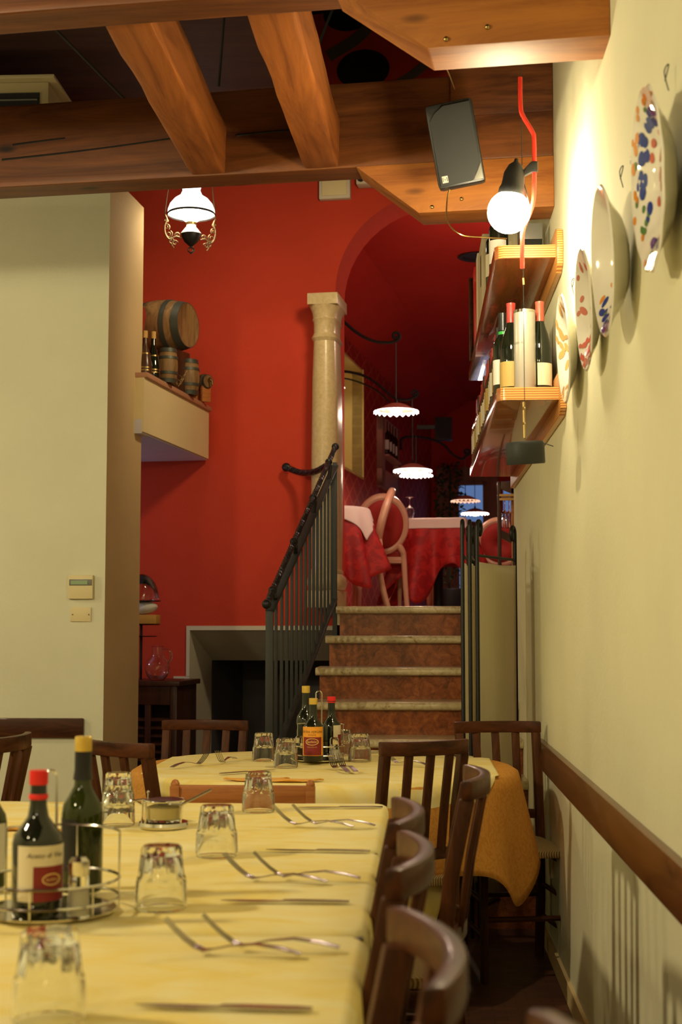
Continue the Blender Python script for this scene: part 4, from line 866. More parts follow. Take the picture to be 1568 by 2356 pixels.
# ------------------------------------------------------------------ cutlery
def knife_mb(L_=0.235):
    out = [(0, 0.004), (0.02, 0.008), (0.09, 0.0085), (0.118, 0.006), (0.125, 0.007), (0.16, 0.0115), (0.20, 0.010), (0.225, 0.004), (0.235, 0.0)]
    mb = MB(); vs = []
    for x, hw in out:
        th_ = 0.0032 if x < 0.12 else 0.0014
        vs += [(x, -hw*(0.5 if x > 0.12 else 1), 0), (x, hw, 0), (x, hw, th_), (x, -hw*(0.5 if x > 0.12 else 1), th_)]
    fs = [(4*i+k_, 4*i+(k_+1) % 4, 4*i+4+(k_+1) % 4, 4*i+4+k_) for i in range(len(out)-1) for k_ in range(4)] + [(3, 2, 1, 0)]
    return mb.add(vs, fs)
def fork_mb(spoon=False):
    mb = MB(); S = [0, 0.03, 0.07, 0.11, 0.135, 0.15, 0.165]; Wd = [0.009, 0.0095, 0.007, 0.004, 0.0035, 0.010, 0.012]
    def zc(x): return 0.003 + 0.012*math.sin(PI*min(1, x/0.145)) + (0 if x < 0.15 else 2.6*(x-0.15)**1.45)
    def strip(xs, ws, y0=lambda x: 0):
        vs = []
        for x, w_ in zip(xs, ws): vs += [(x, y0(x)-w_, zc(x)), (x, y0(x)+w_, zc(x)), (x, y0(x)+w_, zc(x)+0.002), (x, y0(x)-w_, zc(x)+0.002)]
        n_ = len(xs); mb.add(vs, [(4*i+k_, 4*i+(k_+1) % 4, 4*i+4+(k_+1) % 4, 4*i+4+k_) for i in range(n_-1) for k_ in range(4)] + [(3, 2, 1, 0), (4*n_-4, 4*n_-3, 4*n_-2, 4*n_-1)])
    strip(S, Wd)
    for yy in (-0.0103, -0.0034, 0.0034, 0.0103): strip([0.163, 0.180, 0.197, 0.212], [0.0018, 0.0016, 0.0014, 0.0008], lambda x: yy)
    return mb
kn = knife_mb().build('table_knife', 'steel'); fk = fork_mb().build('table_fork', 'steel'); kf = {'k': True, 'f': True}
def lay(kind, p0, p1, label, dz=0.0, grp=None):   # p0 = handle end pixel, p1 = tip pixel
    a, b = G(*p0, TT+0.001), G(*p1, TT+0.001); ang = math.atan2(b.y-a.y, b.x-a.x); src = kn if kind == 'k' else fk
    o = src if kf[kind] else src.copy()
    if not kf[kind]: COL.objects.link(o)
    kf[kind] = False; o.location = (a.x, a.y, TT+0.0015+dz); o.rotation_euler.z = ang
    tag(o, label, 'knife' if kind == 'k' else 'fork', grp or ('table knives' if kind == 'k' else 'table forks')); return o
lay('k', (718, 2325), (292, 2312), 'table knife nearest the camera at the bottom of the photo')
lay('k', (803, 2077), (497, 2072), 'table knife between the two nearest pairs of crossed forks')
lay('k', (851, 1960), (597, 1955), 'table knife with a bright glint right of the third tumbler')
lay('k', (880, 1858), (677, 1858), 'table knife at the far edge of the long table')
lay('f', (692, 2202), (384, 2190), 'lower fork of the crossed pair nearest the camera')
lay('f', (780, 2190), (455, 2183), 'upper fork of the crossed pair nearest the camera', 0.002)
lay('f', (752, 2034), (506, 2022), 'left fork of the middle crossed pair on the long table')
lay('f', (828, 2028), (572, 2022), 'right fork of the middle crossed pair on the long table', 0.002)
lay('f', (812, 1906), (620, 1898), 'left fork of the far crossed pair on the long table')
lay('f', (862, 1905), (668, 1899), 'right fork of the far crossed pair on the long table', 0.002)
lay('f', (395, 1768), (490, 1756), 'fork at the left of the round table pointing right, under the other')
lay('f', (541, 1748), (478, 1766), 'fork at the left of the round table laid across the first')
lay('k', (505, 1781), (640, 1771), 'table knife at the near left edge of the round table')
lay('f', (800, 1779), (716, 1752), 'left fork of the pair before the oil stand on the round table')
lay('f', (818, 1779), (738, 1752), 'right fork of the pair before the oil stand on the round table', 0.002)
lay('k', (930, 1725), (853, 1731), 'knife on the round table half behind the near chair back')
lay('f', (985, 1764), (905, 1757), 'fork seen between the slats of the near chair on the round table')
lay('f', (1052, 1744), (962, 1736), 'fork at the right of the round table seen through the chair slats')
# napkins
def napkin(px, py, rot, label, r=0.11):
    p = G(px, py, TT); mb = MB(); vs = []; n_ = 14
    for i in range(n_+1):
        a = PI*i/n_; vs.append((r*math.cos(a), -r*0.55*math.sin(a), 0.006*math.sin(3*a)**2))
    for v_ in list(vs): vs.append((v_[0], v_[1], v_[2]+0.004))
    mb.add(vs, [tuple(range(n_+1)), tuple(range(n_+1, 2*n_+2))[::-1]] + [(i, i+1, n_+2+i, n_+1+i) for i in range(n_)] + [(n_, 0, n_+1, 2*n_+1)])
    M.setdefault('napkin', mat('orange_napkin', (0.80, 0.42, 0.09), 0.85)); o = mb.build('napkin', 'napkin'); o.location = (p.x, p.y, TT); o.rotation_euler.z = rot; tag(o, label, 'napkin', 'orange paper napkins')
napkin(590, 1793, 0.1, 'orange napkin at the near edge of the round table, left one behind the tumbler'); napkin(668, 1795, 0.0, 'orange napkin at the near edge of the round table, right one')
napkin(125, 1912, 0.6, 'orange napkin glimpsed between the two near bottles', 0.09); napkin(18, 1905, 0.2, 'orange napkin at the left photo edge behind the oil stand', 0.09)

# ------------------------------------------------------------------ oil and vinegar stands
def oil_bottle(kind, label, loc, h, r, cap, glass, lab=None, face=-PI/2):
    o = thing(kind, label, 'bottle', loc)
    pr = [(0.0, 0), (r*0.93, 0), (r, 0.006), (r, h*0.50), (r*0.93, h*0.56), (r*0.66, h*0.62), (r*0.42, h*0.68), (0.0145, h*0.76), (0.0135, h*0.93), (0.0, h*0.93)]
    MB().lathe(pr, 32).build('glass_body', glass, o)
    MB().lathe([(0.0155, h*0.90), (0.0160, h*0.905), (0.0160, h*0.995), (0.0145, h), (0.0, h)], 24).build('cap', cap, o)
    return o
def cyl(r, face, zc): return lambda x, y: (r*math.cos(face + x/r), r*math.sin(face + x/r), zc+y)
def lab_patch(o, r, z0, z1, face, half, m, name='label'): MB().lathe([(r, z0), (r, z1)], 20, arc=(face-half, face+half)).build(name, m, o)
def oval_ring(o, r, face, zc, a_, b__, m, name, th_=0.0012):
    MB().tube([cyl(r, face, zc)(a_*math.cos(t), b__*math.sin(t)) for t in [2*PI*i/32 for i in range(32)]], th_, 5, closed=True).build(name, m, o)
def stand(label, c0, R, Hh, grp='wire oil and vinegar stands', ang=0.0):
    o = thing('cruet_stand', label, 'stand', c0, ang, group=grp)
    MB().lathe([(0, 0.004), (R*0.97, 0.004), (R*0.97, 0.007), (0, 0.007)], 32).build('base_plate', 'chrome', o)
    for z in (0.025, 0.058): MB().tube([(R*math.cos(t), R*math.sin(t), z) for t in [2*PI*i/40 for i in range(40)]], 0.0026, 6, closed=True).build('hoop', 'chrome', o)
    MB().tube([(R*math.cos(t), R*math.sin(t), 0.135) for t in [PI*0.05+PI*0.75*i/24 for i in range(25)]], 0.002, 6).build('upper_hoop', 'chrome', o)
    for t in (0.3, 1.4, 2.5, 3.7, 4.7, 5.6): MB().tube([(R*math.cos(t), R*math.sin(t), 0.004), (R*math.cos(t), R*math.sin(t), 0.135 if t < 2.6 else 0.058)], 0.0018, 6).build('upright', 'chrome', o)
    w_ = 0.011; MB().tube([(-w_, 0, 0.005), (-w_, 0, Hh-w_)] + [(-w_*math.cos(t), 0, Hh-w_+w_*math.sin(t)) for t in [PI*i/8 for i in range(1, 8)]] + [(w_, 0, Hh-w_), (w_, 0, 0.005)], 0.0024, 8).build('handle', 'chrome', o)
    return o
def shaker(label, loc, fill, h=0.085, r=0.018):
    o = thing('shaker', label, 'shaker', loc, group='salt and pepper shakers')
    MB().lathe([(0, 0), (r, 0), (r*1.05, 0.004), (r*0.9, h*0.66), (r*0.86, h*0.70), (0, h*0.70)], 10).build('glass_jar', 'glass', o, smooth=20)
    MB().lathe([(0, 0.003), (r*0.85, 0.003), (r*0.78, h*0.45), (0, h*0.45)], 12).build('contents', fill, o)
    MB().lathe([(r*0.88, h*0.69), (r*0.92, h*0.72), (r*0.90, h*0.93), (r*0.6, h), (0, h)], 20).build('lid', 'chrome', o); return o
# near stand
p = G(112, 2098, TT); RN = 0.122
stand('wire oil and vinegar stand in the blurred left foreground', p, RN, 0.245)
vp = G(84, 2108, TT+0.007); vp.z = TT+0.008
vb = oil_bottle('vinegar_bottle', 'dark vinegar bottle with red cap and cream label in the left foreground', vp, 0.245, 0.043, 'cap_r', 'bottle')
lab_patch(vb, 0.0436, 0.030, 0.122, -1.0, 1.15, 'paper'); lab_patch(vb, 0.0439, 0.030, 0.088, -0.72, 0.75, 'maroon', 'label_panel')
text_mb('Aceto di Vino', 0.0125, cyl(0.0443, -0.95, 0.106), 0.3).build('label_writing', 'ink', vb, smooth=0)
oval_ring(vb, 0.0443, -0.72, 0.066, 0.017, 0.009, 'gold', 'label_oval'); text_mb('Sanfelici', 0.0075, cyl(0.0444, -0.72, 0.066)).build('label_writing', 'gold', vb, smooth=0)
MB().lathe([(0.0158, 0.196), (0.0166, 0.198), (0.0166, 0.203), (0.0158, 0.205)], 24).build('neck_ring', 'cap_r', vb)
op = G(187, 2050, TT+0.007); op.z = TT+0.008
ob_ = oil_bottle('oil_bottle', 'tall green glass olive oil bottle with gold cap in the left foreground', op, 0.285, 0.0385, 'cap_y', 'green')
MB().lathe([(0.0, 0.004), (0.0355, 0.005), (0.0355, 0.112), (0.0, 0.112)], 24).build('oil', mat('dark_olive_oil', (0.02, 0.018, 0.002), 0.1), ob_)
MB().lathe([(0.0185, 0.205), (0.0160, 0.222), (0.0158, 0.258)], 24).build('neck_sleeve', 'caps_k', ob_)
lab_patch(ob_, 0.0391, 0.04, 0.135, -2.4, 0.8, 'caps_k')
sp_ = G(180, 2110, TT+0.007); sp_.z = TT+0.008; shaker('salt shaker with chrome lid in the foreground stand', sp_, 'salt', 0.10, 0.019)
sp_ = G(2, 2085, TT+0.007); sp_.z = TT+0.008
ob3 = oil_bottle('oil_bottle', 'olive oil bottle with yellow label cut by the left photo edge', G(25, 2050, TT)+Vector((-0.045, 0.0, 0.008)), 0.24, 0.034, 'cap_y', 'green'); lab_patch(ob3, 0.0347, 0.03, 0.12, -1.2, 1.0, 'paper_w')
# stand on the round table
p = G(733, 1750, TT); stand('wire oil and vinegar stand on the round table', p, 0.098, 0.262, ang=0.1)
bz = TT+0.008
def at(px, py): q = G(px, py, bz); return q
q1_ = at(720, 1751); ob1 = oil_bottle('oil_bottle', 'oil bottle with yellow cap and orange and maroon label on the round table', q1_, 0.232, 0.0385, 'cap_y', 'bottle')
fc = -PI/2 - 0.04
lab_patch(ob1, 0.0392, 0.022, 0.128, fc, 1.25, 'paper_o'); lab_patch(ob1, 0.0395, 0.024, 0.090, fc, 0.98, 'maroon', 'label_panel')
text_mb('EXTRA VERGINE', 0.0120, cyl(0.0397, fc, 0.109)).build('label_writing', 'ink', ob1, smooth=0)
text_mb('DI OLIVA', 0.0072, cyl(0.0397, fc, 0.098)).build('label_writing', 'ink', ob1, smooth=0)
oval_ring(ob1, 0.0400, fc, 0.073, 0.0245, 0.0115, 'gold', 'label_oval'); text_mb('Sanfelici', 0.0130, cyl(0.0400, fc, 0.073)).build('label_writing', 'gold', ob1, smooth=0)
text_mb('Medium Olive Oil', 0.0052, cyl(0.0400, fc, 0.054)).build('label_writing', 'gold', ob1, smooth=0)
q2_ = at(762, 1744); vb2 = oil_bottle('vinegar_bottle', 'dark vinegar bottle with red cap on the round table', q2_, 0.232, 0.0345, 'cap_r', 'bottle')
lab_patch(vb2, 0.0351, 0.022, 0.125, -0.55, 0.75, 'paper'); lab_patch(vb2, 0.0354, 0.022, 0.09, -0.25, 0.5, 'maroon', 'label_panel')
MB().lathe([(0.0163, 0.213), (0.0163, 0.2155)], 20).build('cap_band', 'caps_k', vb2)
q3_ = at(703, 1738); oil_bottle('oil_bottle', 'tall dark oil bottle with yellow cap behind the orange label bottle', q3_, 0.268, 0.0375, 'cap_y', 'bottle')
shaker('salt shaker standing right of the orange label bottle on the round table', at(769, 1748) + Vector((0, -0.01, 0)), 'salt', 0.085, 0.0195)
shaker('pepper shaker standing left of the orange label bottle on the round table', at(688, 1745), 'pepper', 0.085, 0.0175)

# ------------------------------------------------------------------ cheese bowl
cb_ = thing('cheese_bowl', 'glass cheese bowl in a chrome holder with a spoon on the long table', 'bowl', G(376, 1903, TT))
MB().lathe([(0, 0), (0.060, 0), (0.063, 0.006), (0.061, 0.014), (0, 0.014)], 40).build('saucer', 'chrome', cb_)
mb = MB(); mb.lathe([(0, 0.016), (0.044, 0.016), (0.047, 0.022), (0.050, 0.066), (0.047, 0.066), (0.044, 0.026), (0.042, 0.021), (0, 0.021)], 40); mb.build('glass_dish', 'glass', cb_)
MB().lathe([(0, 0.022), (0.0415, 0.022), (0.0440, 0.050), (0.03, 0.055), (0, 0.056)], 28).build('cheese', 'cheese', cb_)
MB().tube([(0.051*math.cos(t), 0.051*math.sin(t), 0.067) for t in [2*PI*i/40 for i in range(40)]], 0.0028, 8, closed=True).build('rim', 'chrome', cb_)
MB().lathe([(0.049, 0.069), (0.03, 0.072), (0, 0.073)], 32).build('lid', 'jam', cb_)
for t in (-0.5, 2.0, -2.4, PI): MB().tube([(0.054*math.cos(t), 0.054*math.sin(t), 0.012), (0.0535*math.cos(t), 0.0535*math.sin(t), 0.067)], 0.003, 6).build('strut', 'chrome', cb_)
MB().tube(bez([(-0.054, 0, 0.055), (-0.075, 0, 0.066), (-0.085, 0.0, 0.062), (-0.078, 0, 0.064), (-0.05, 0, 0.069)], 16), 0.003, 6).build('handle', 'chrome', cb_)
MB().tube([(-0.04, 0.0, 0.066), (-0.04, 0, 0.084)], 0.002, 6).ball((-0.04, 0, 0.087), 0.004, 8).build('lid_knob', 'chrome', cb_)
tag(MB().tube([G(376, 1903, TT)+Vector((-0.01, -0.01, 0.058)), G(420, 1850, TT+0.07)+Vector((0, 0, 0)), G(420, 1850, TT+0.07)+Vector((0.065, 0.03, 0.032))], 0.0032, 8).build('spoon', 'steel'), 'small spoon handle sticking out of the cheese bowl', 'spoon')

# ------------------------------------------------------------------ barrels and bottles on the balcony
BZ = 2.661
def barrel(label, loc, r, L_, lie=0.0, rot=0.0, grp='barrels on the balcony ledge', lying=False):
    o = thing('barrel', label, 'barrel', loc, rot, group=grp)
    m_ = (T(0, 0, r) @ Matrix.Rotation(PI/2, 4, 'X') @ T(0, 0, -L_/2)) if lying else Matrix.Identity(4)
    def rr(t): return r*(0.80 + 0.20*math.sin(PI*t))
    n_ = 12; mb = MB(); mb.lathe([(rr(0)*0.9, 0.02*L_)] + [(rr(i/n_), L_*i/n_) for i in range(n_+1)] + [(rr(1)*0.9, L_*0.98)], 40, m_, flute=lambda t, z: 1 - 0.008*(abs(math.sin(9*t)) < 0.15)); mb.build('staves', 'stave', o)
    MB().lathe([(0, L_*0.045), (rr(0)*0.90, L_*0.045), (rr(0)*0.9, L_*0.055), (0, L_*0.055)], 32, m_).lathe([(0, L_*0.955), (rr(0)*0.90, L_*0.955), (rr(0)*0.9, L_*0.965), (0, L_*0.965)], 32, m_).build('head', 'head', o)
    for a, b in ((0.0, 0.12), (0.24, 0.32), (0.68, 0.76), (0.88, 1.0)):
        MB().lathe([(rr(a)*0.99, L_*a), (rr(a)+0.003, L_*a), (rr(b)+0.003, L_*b), (rr(b)*0.99, L_*b), (rr(a)*0.99, L_*a)], 40, m_, cap=False).build('hoop', 'hoop', o)
    return o
def onledge(px, d, back=0.0): q = P(px, 900, d); return Vector((q.x, d, BZ)) + nr*back
k8 = 8.2/3300
b_ = onledge(385, 8.45, 0.0)
barrel('large oak barrel lying on its side on the balcony ledge', (P(372, 800, 8.45).x, 8.45, P(385, 812, 8.4).z), 0.165, 0.36, lying=True, rot=math.radians(70))
MBx = MB().box((-0.1, -0.14, 0), (0.1, 0.14, P(385, 808, 8.4).z-BZ+0.004)); ck = MBx.build('barrel_cradle', 'cab', bevel=0.01); ck.location = (P(372, 800, 8.45).x, 8.45, BZ); ck.rotation_euler.z = math.radians(70); tag(ck, 'dark wooden cradle under the large lying barrel', 'cradle')
barrel('small upright dark barrel in front of the large lying one', (P(384, 860, 8.08).x, 8.08, BZ), 0.062, 0.20)
barrel('small upright oak barrel right of the large lying one', (P(432, 880, 8.5).x, 8.5, BZ), 0.070, 0.215)
kb = barrel('tiny keg on a stand with a brass tap at the end of the ledge', (P(464, 870, 8.75).x, 8.78, BZ+0.08), 0.048, 0.11, lying=True, rot=math.radians(50))
MB().tube([(-0.0, -0.06, 0.05), (0, -0.085, 0.045), (0, -0.09, 0.02)], 0.007, 8).ball((0, -0.07, 0.06), 0.012, 8).build('tap', 'brass', kb)
MB().box((-0.035, -0.04, -0.08), (0.035, -0.02, 0.02)).box((-0.035, 0.02, -0.08), (0.035, 0.04, 0.02)).build('stand', 'orange_wood', kb, bevel=0.004)
M['wick'] = mat('brown_bottle', (0.07, 0.03, 0.015), 0.25)
for px, d, h, lb_ in ((333, 7.86, 0.26, 'brown gilt banded bottle nearest the pier on the balcony ledge'), (352, 7.93, 0.27, 'dark gilt banded bottle right of the brown one on the balcony ledge')):
    o = thing('decorated_bottle', lb_, 'bottle', (P(px, 850, d).x, d, BZ), group='decorated bottles on the balcony ledge')
    MB().lathe([(0, 0), (0.036, 0), (0.040, 0.01), (0.040, 0.07), (0.032, 0.12), (0.018, 0.17), (0.0125, 0.2), (0.013, h), (0, h)], 24).build('glass_body', 'wick' if px < 340 else 'bottle', o)
    MB().lathe([(0.0145, h-0.04), (0.0150, h), (0, h+0.003)], 16).build('seal', 'ochre', o)
    for z, r in ((0.045, 0.0408), (0.125, 0.0318), (0.03, 0.0408)): MB().lathe([(r, z), (r*0.995, z+0.008)], 24).build('band', 'brass', o)
dk = thing('red_tray', 'dark red round tray standing on edge behind the bottles on the ledge', 'tray', (P(326, 730, 8.2).x-0.03, 8.2, BZ))
MB().lathe([(0, 0), (0.15, 0), (0.16, 0.012), (0.15, 0.010), (0, 0.008)], 40, T(0, 0, 0.16+0.16) @ Matrix.Rotation(PI/2+0.2, 4, 'Y')).build('tray_disc', 'velvet', dk)
MB().box((-0.02, -0.03, 0), (0.02, 0.03, 0.165)).build('foot', 'cab', dk, bevel=0.003)
tw = thing('dry_twigs', 'tangle of dry twigs on the ledge between the small barrels', 'twigs', (P(412, 880, 8.25).x, 8.22, BZ))
mb = MB()
for i in range(14):
    a = rnd.uniform(0, 6.3); mb.tube(bez([(0, 0, 0.005), (0.03*math.cos(a), 0.03*math.sin(a), 0.05), (0.05*math.cos(a+1), 0.05*math.sin(a+1), rnd.uniform(0.02, 0.12))], 8), 0.0012, 4)
mb.build('twig_tangle', 'rush', tw)

# ------------------------------------------------------------------ cabinet corner at lower left
cz = P(370, 1566, 8.45).z
cbx = thing('louvred_cabinet', 'dark wooden cabinet with louvred front against the red wall', 'cabinet', (P(367, 1600, 8.4).x, 8.4, 0), -TH)
w2 = 0.105
MB().box((-0.40, 0.0, 0), (-0.36, 0.42, cz-0.03)).box((w2-0.04, 0.0, 0), (w2, 0.42, cz-0.03)).box((-0.36, 0.38, 0), (w2-0.04, 0.42, cz-0.03)).box((-0.36, 0, cz-0.14), (w2-0.04, 0.03, cz-0.03)).box((-0.09, 0, 0), (-0.055, 0.03, cz-0.14)).build('carcass', 'cab', cbx, bevel=0.003)
MB().box((-0.42, -0.02, cz-0.03), (w2+0.02, 0.44, cz)).build('top', 'cab', cbx, bevel=0.006)
sl = MB()
for i in range(14):
    z = 0.12 + i*(cz-0.30)/14
    for xa_, xb_ in ((-0.36, -0.09), (-0.055, w2-0.04)): sl.box((xa_, -0.014, -0.003), (xb_, 0.014, 0.003), T(0, 0.014, z) @ Matrix.Rotation(0.6, 4, 'X'))
sl.build('louvres', 'cab', cbx, smooth=0)
jug = thing('glass_jug', 'round clear glass jug with red rim on the louvred cabinet', 'jug', (P(360, 1560, 8.5).x, 8.52, cz))
kj = 8.5/3300
mb = MB(); op_ = [(0, 0), (15*kj, 0.0), (24*kj, 10*kj), (29*kj, 28*kj), (26*kj, 42*kj), (16*kj, 52*kj), (13*kj, 58*kj), (13*kj, 76*kj)]
mb.lathe(op_ + [(12.3*kj, 76*kj), (12.3*kj, 58*kj), (15*kj, 51*kj), (25*kj, 41*kj), (28*kj, 28*kj), (23*kj, 11*kj), (14*kj, 1.5*kj), (0, 1.5*kj)], 32); mb.build('jug_body', 'glass', jug)
MB().tube(bez([(13*kj, 0, 70*kj), (28*kj, 0, 68*kj), (33*kj, 0, 55*kj), (27*kj, 0, 40*kj)], 14), 2.3*kj, 8).build('handle', 'glass', jug)
MB().lathe([(13.6*kj, 76*kj), (13.6*kj, 79*kj), (12*kj, 79*kj)], 28).build('rim', 'caps_r', jug)
cs = thing('cake_stand', 'tiered iron cake stand at the left of the red wall with a glass dome', 'stand', (P(322, 1560, 8.6).x, 8.62, cz))
MB().tube([(0, 0, 0), (0, 0, P(0, 1382, 8.6).z-cz)], 0.008, 8).build('pole', 'ironD', cs)
for py, r in ((1382, 0.12), (1436, 0.115), (1463, 0.10)): z = P(0, py, 8.6).z-cz; MB().lathe([(0, z-0.006), (r*0.9, z-0.006), (r, z), (0, z)], 36).build('tier', 'ironD', cs)
z = P(0, 1381, 8.6).z; dm = thing('glass_dome', 'clear glass dome on the top tier of the cake stand', 'dome', (cs.location.x, 8.62, z+0.002))
hd_ = 60*8.6/3300
MB().lathe([(0.105*math.cos(t), hd_*math.sin(t)) for t in [PI/2*i/12 for i in range(13)]] + [(0.101*math.cos(t), (hd_-0.004)*math.sin(t)) for t in [PI/2*i/12 for i in range(12, -1, -1)]][:26], 32, cap=False).build('dome_glass', 'glass', dm)
z = P(0, 1436, 8.6).z; M['wicker'] = mat('yellow_box', (0.55, 0.30, 0.06), 0.6)
bk = tag(MB().prism([(-0.09, -0.06), (0.105, -0.06), (0.11, 0.06), (-0.09, 0.06)], 2, 0.0, 0.055).build('yellow_tin', 'wicker', bevel=0.006), 'yellow tin with dark mark on the middle tier of the cake stand', 'tin'); bk.location = (cs.location.x, 8.60, z+0.001)
nb = MB(); nb.ball((0.02, 0, 0.04), 0.075, 16, (1, 0.8, 0.55)); nbo = nb.build('white_cloth_bundle', 'paper_w', jitter=0.02); nbo.location = (cs.location.x+0.01, 8.60, z+0.062); tag(nbo, 'white crumpled cloth bundle on the yellow tin', 'cloth')

# ------------------------------------------------------------------ room beyond the arch: lamps
def frill_lamp(label, px, py, wpx, d, lit=True, wire_top=None, sc=1.0):
    p = P(px, py, d); r = wpx/2*d/3300; o = thing('porcelain_pendant', label, 'lamp', p, group='frilled pendant lamps in the upper room')
    def fz(t, z): return 1 + 0.03*math.cos(18*t)
    vs = []; fs = []; seg = 108; prof = [(0.08, 0.36), (0.25, 0.34), (0.45, 0.27), (0.7, 0.14), (0.9, 0.03)]
    MB().lathe([(q*r, z*r) for q, z in prof], 54, cap=False).build('shade', 'shadeT', o)
    mb = MB(); rows = [(0.88, 0.035), (0.94, 0.0), (1.0, -0.06)]
    for q, z in rows:
        for i in range(seg): t = 2*PI*i/seg; w_ = (q-0.88)/0.12; vs.append((q*r*math.cos(t), q*r*math.sin(t), z*r + 0.055*r*w_*math.cos(22*t)))
    for j in range(2):
        for i in range(seg): k_ = (i+1) % seg; fs.append((j*seg+i, j*seg+k_, (j+1)*seg+k_, (j+1)*seg+i))
    mb.add(vs, fs); mb.build('frilled_edge', 'frill' if lit else 'frillD', o)
    if lit: MB().ball((0, 0, 0.02*r), 0.26*r, 16, (1, 1, 0.8)).build('bulb', 'backbulb', o)
    MB().lathe([(0.09*r, 0.35*r), (0.05*r, 0.5*r), (0.02*r, 0.55*r)], 16).build('gallery', 'ironD', o)
    MB().tube([(0, 0, 0.5*r), (0, 0, (wire_top or 0.9))], 0.004, 5).build('flex', 'ironD', o)
    return o
def zt_(py, py2, d): return (py-py2)*d/3300
frill_lamp('lit frilled pendant nearest in the upper room, hung from the curled bracket', 911, 946, 105, 10, wire_top=zt_(946, 786, 10))
frill_lamp('lit frilled pendant partly hidden behind the stone column', 768, 891, 50, 13.0, wire_top=0.5)
frill_lamp('lit frilled pendant in the middle of the upper room, higher of the overlapping two', 949, 1082, 90, 11.7, wire_top=zt_(1082, 915, 11.7))
frill_lamp('lit frilled pendant just below and behind the middle one', 957, 1093, 77, 12.4, wire_top=0.35)
frill_lamp('unlit pink frilled pendant before the blue door glass', 1070, 1152, 68, 14.6, lit=False, wire_top=zt_(1152, 1052, 14.6))
frill_lamp('lit frilled pendant low before the blue door glass', 1092, 1181, 64, 15.4, wire_top=0.5)
def bracket(label, pts, curl, d, th_=0.011):
    o = thing('scroll_bracket', label, 'bracket', (0, 0, 0), group='iron lamp brackets in the upper room')
    ps = bez([P(*q, d) for q in pts], 26); (cx_, cy_, cr) = curl; n_ = 22; a0 = math.atan2(-(pts[-1][1]-cy_), pts[-1][0]-cx_)
    ps2 = [P(cx_ + cr*(1-0.7*i/n_)*math.cos(a0 + 2*PI*1.3*i/n_), cy_ - cr*(1-0.7*i/n_)*math.sin(a0 + 2*PI*1.3*i/n_), d) for i in range(1, n_+1)]
    MB().tube(ps + ps2, th_, 8).build('arm', 'ironD', o); return o
bracket('curled iron bracket high beside the column capital', [(725, 690), (770, 722), (820, 765), (860, 785), (895, 788), (908, 785)], (910, 773, 11), 10)
bracket('curled iron bracket crossing the yellow window recess', [(730, 855), (775, 853), (830, 862), (870, 885), (905, 915), (935, 920), (950, 915)], (953, 905, 9), 11.7)
bracket('curled iron bracket above the low pendants near the far door', [(922, 1035), (925, 1008), (970, 1006), (1015, 1020), (1040, 1045), (1062, 1056), (1070, 1050)], (1073, 1040, 8), 14.6, 0.013)
tag(MB().tube(bez([P(730, 868, 12.9), P(800, 872, 12.9), P(860, 895, 12.9), P(895, 925, 12.9)], 20), 0.008, 6).build('lamp_flex_arm', 'ironD'), 'second thinner iron arm below the bracket that crosses the window recess', 'bracket')
# medallion on the upper ceiling
q = G(1096, 592, 4.19); mb = MB(); mb.lathe([(0.10, 0), (0.14, 0), (0.15, -0.008), (0.14, -0.014), (0.11, -0.010), (0.10, 0)], 40, T(q.x, q.y, 4.199)); tag(mb.build('ceiling_speaker', 'ironD'), 'dark round ring set in the red ceiling beyond the arch', 'ceiling fitting')
sk = thing('loudspeaker', 'small black loudspeaker high at the dark end of the upper room', 'loudspeaker', P(1020, 985, 15))
MB().box((-0.09, 0, -0.12), (0.09, 0.15, 0.12)).build('cabinet', 'plastic', sk, bevel=0.01); MB().box((-0.08, -0.006, -0.11), (0.08, 0, 0.11)).build('grille', 'cloth_sp', sk, bevel=0.002); MB().box((-0.28, 0.05, 0.0), (-0.09, 0.09, 0.04)).build('bracket', 'plastic', sk)
# white niche cabinet with bottles on the trellis wall
c0_, c1_, c2_, c3_ = b8(866, 965, XL), b8(905, 990, XL), b8(905, 1140, XL), b8(866, 1130, XL)
nc = thing('wall_cabinet', 'pale framed wall cabinet with dark bottles beyond the first pendant', 'cabinet', B8 @ Vector((XL, (c0_.y+c1_.y)/2, c2_.z)), -A8)
hy_ = (c1_.y-c0_.y)/2; hz2 = c1_.z-c2_.z
M['pinkframe'] = mat('pale_pink_frame', (0.50, 0.28, 0.22), 0.5)
MB().box((0, -hy_, 0), (0.06, -hy_+0.16, hz2)).box((0, hy_-0.10, 0), (0.06, hy_, hz2)).box((0, -hy_, 0), (0.06, hy_, 0.18)).box((0, -hy_, hz2-0.14), (0.06, hy_, hz2)).build('frame', 'pinkframe', nc, bevel=0.005)
MB().box((0.001, -hy_+0.16, 0.18), (0.01, hy_-0.1, hz2-0.14)).build('back_panel', 'maroon', nc, smooth=0)
MB().box((0.001, -hy_+0.16, hz2*0.45), (0.10, hy_-0.1, hz2*0.45+0.02)).build('shelf', 'pinkframe', nc, smooth=0)
for i in range(4):
    yy = -hy_+0.26+i*(2*hy_-0.45)/3.5; o = dup(protos[1], B8 @ Vector((XL+0.055, (c0_.y+c1_.y)/2+yy, c2_.z+hz2*0.45+0.021)), label='dark bottle standing on the shelf of the pale wall cabinet', group='bottles in the pale wall cabinet'); o.scale = (1.0, 1.0, 1.1)

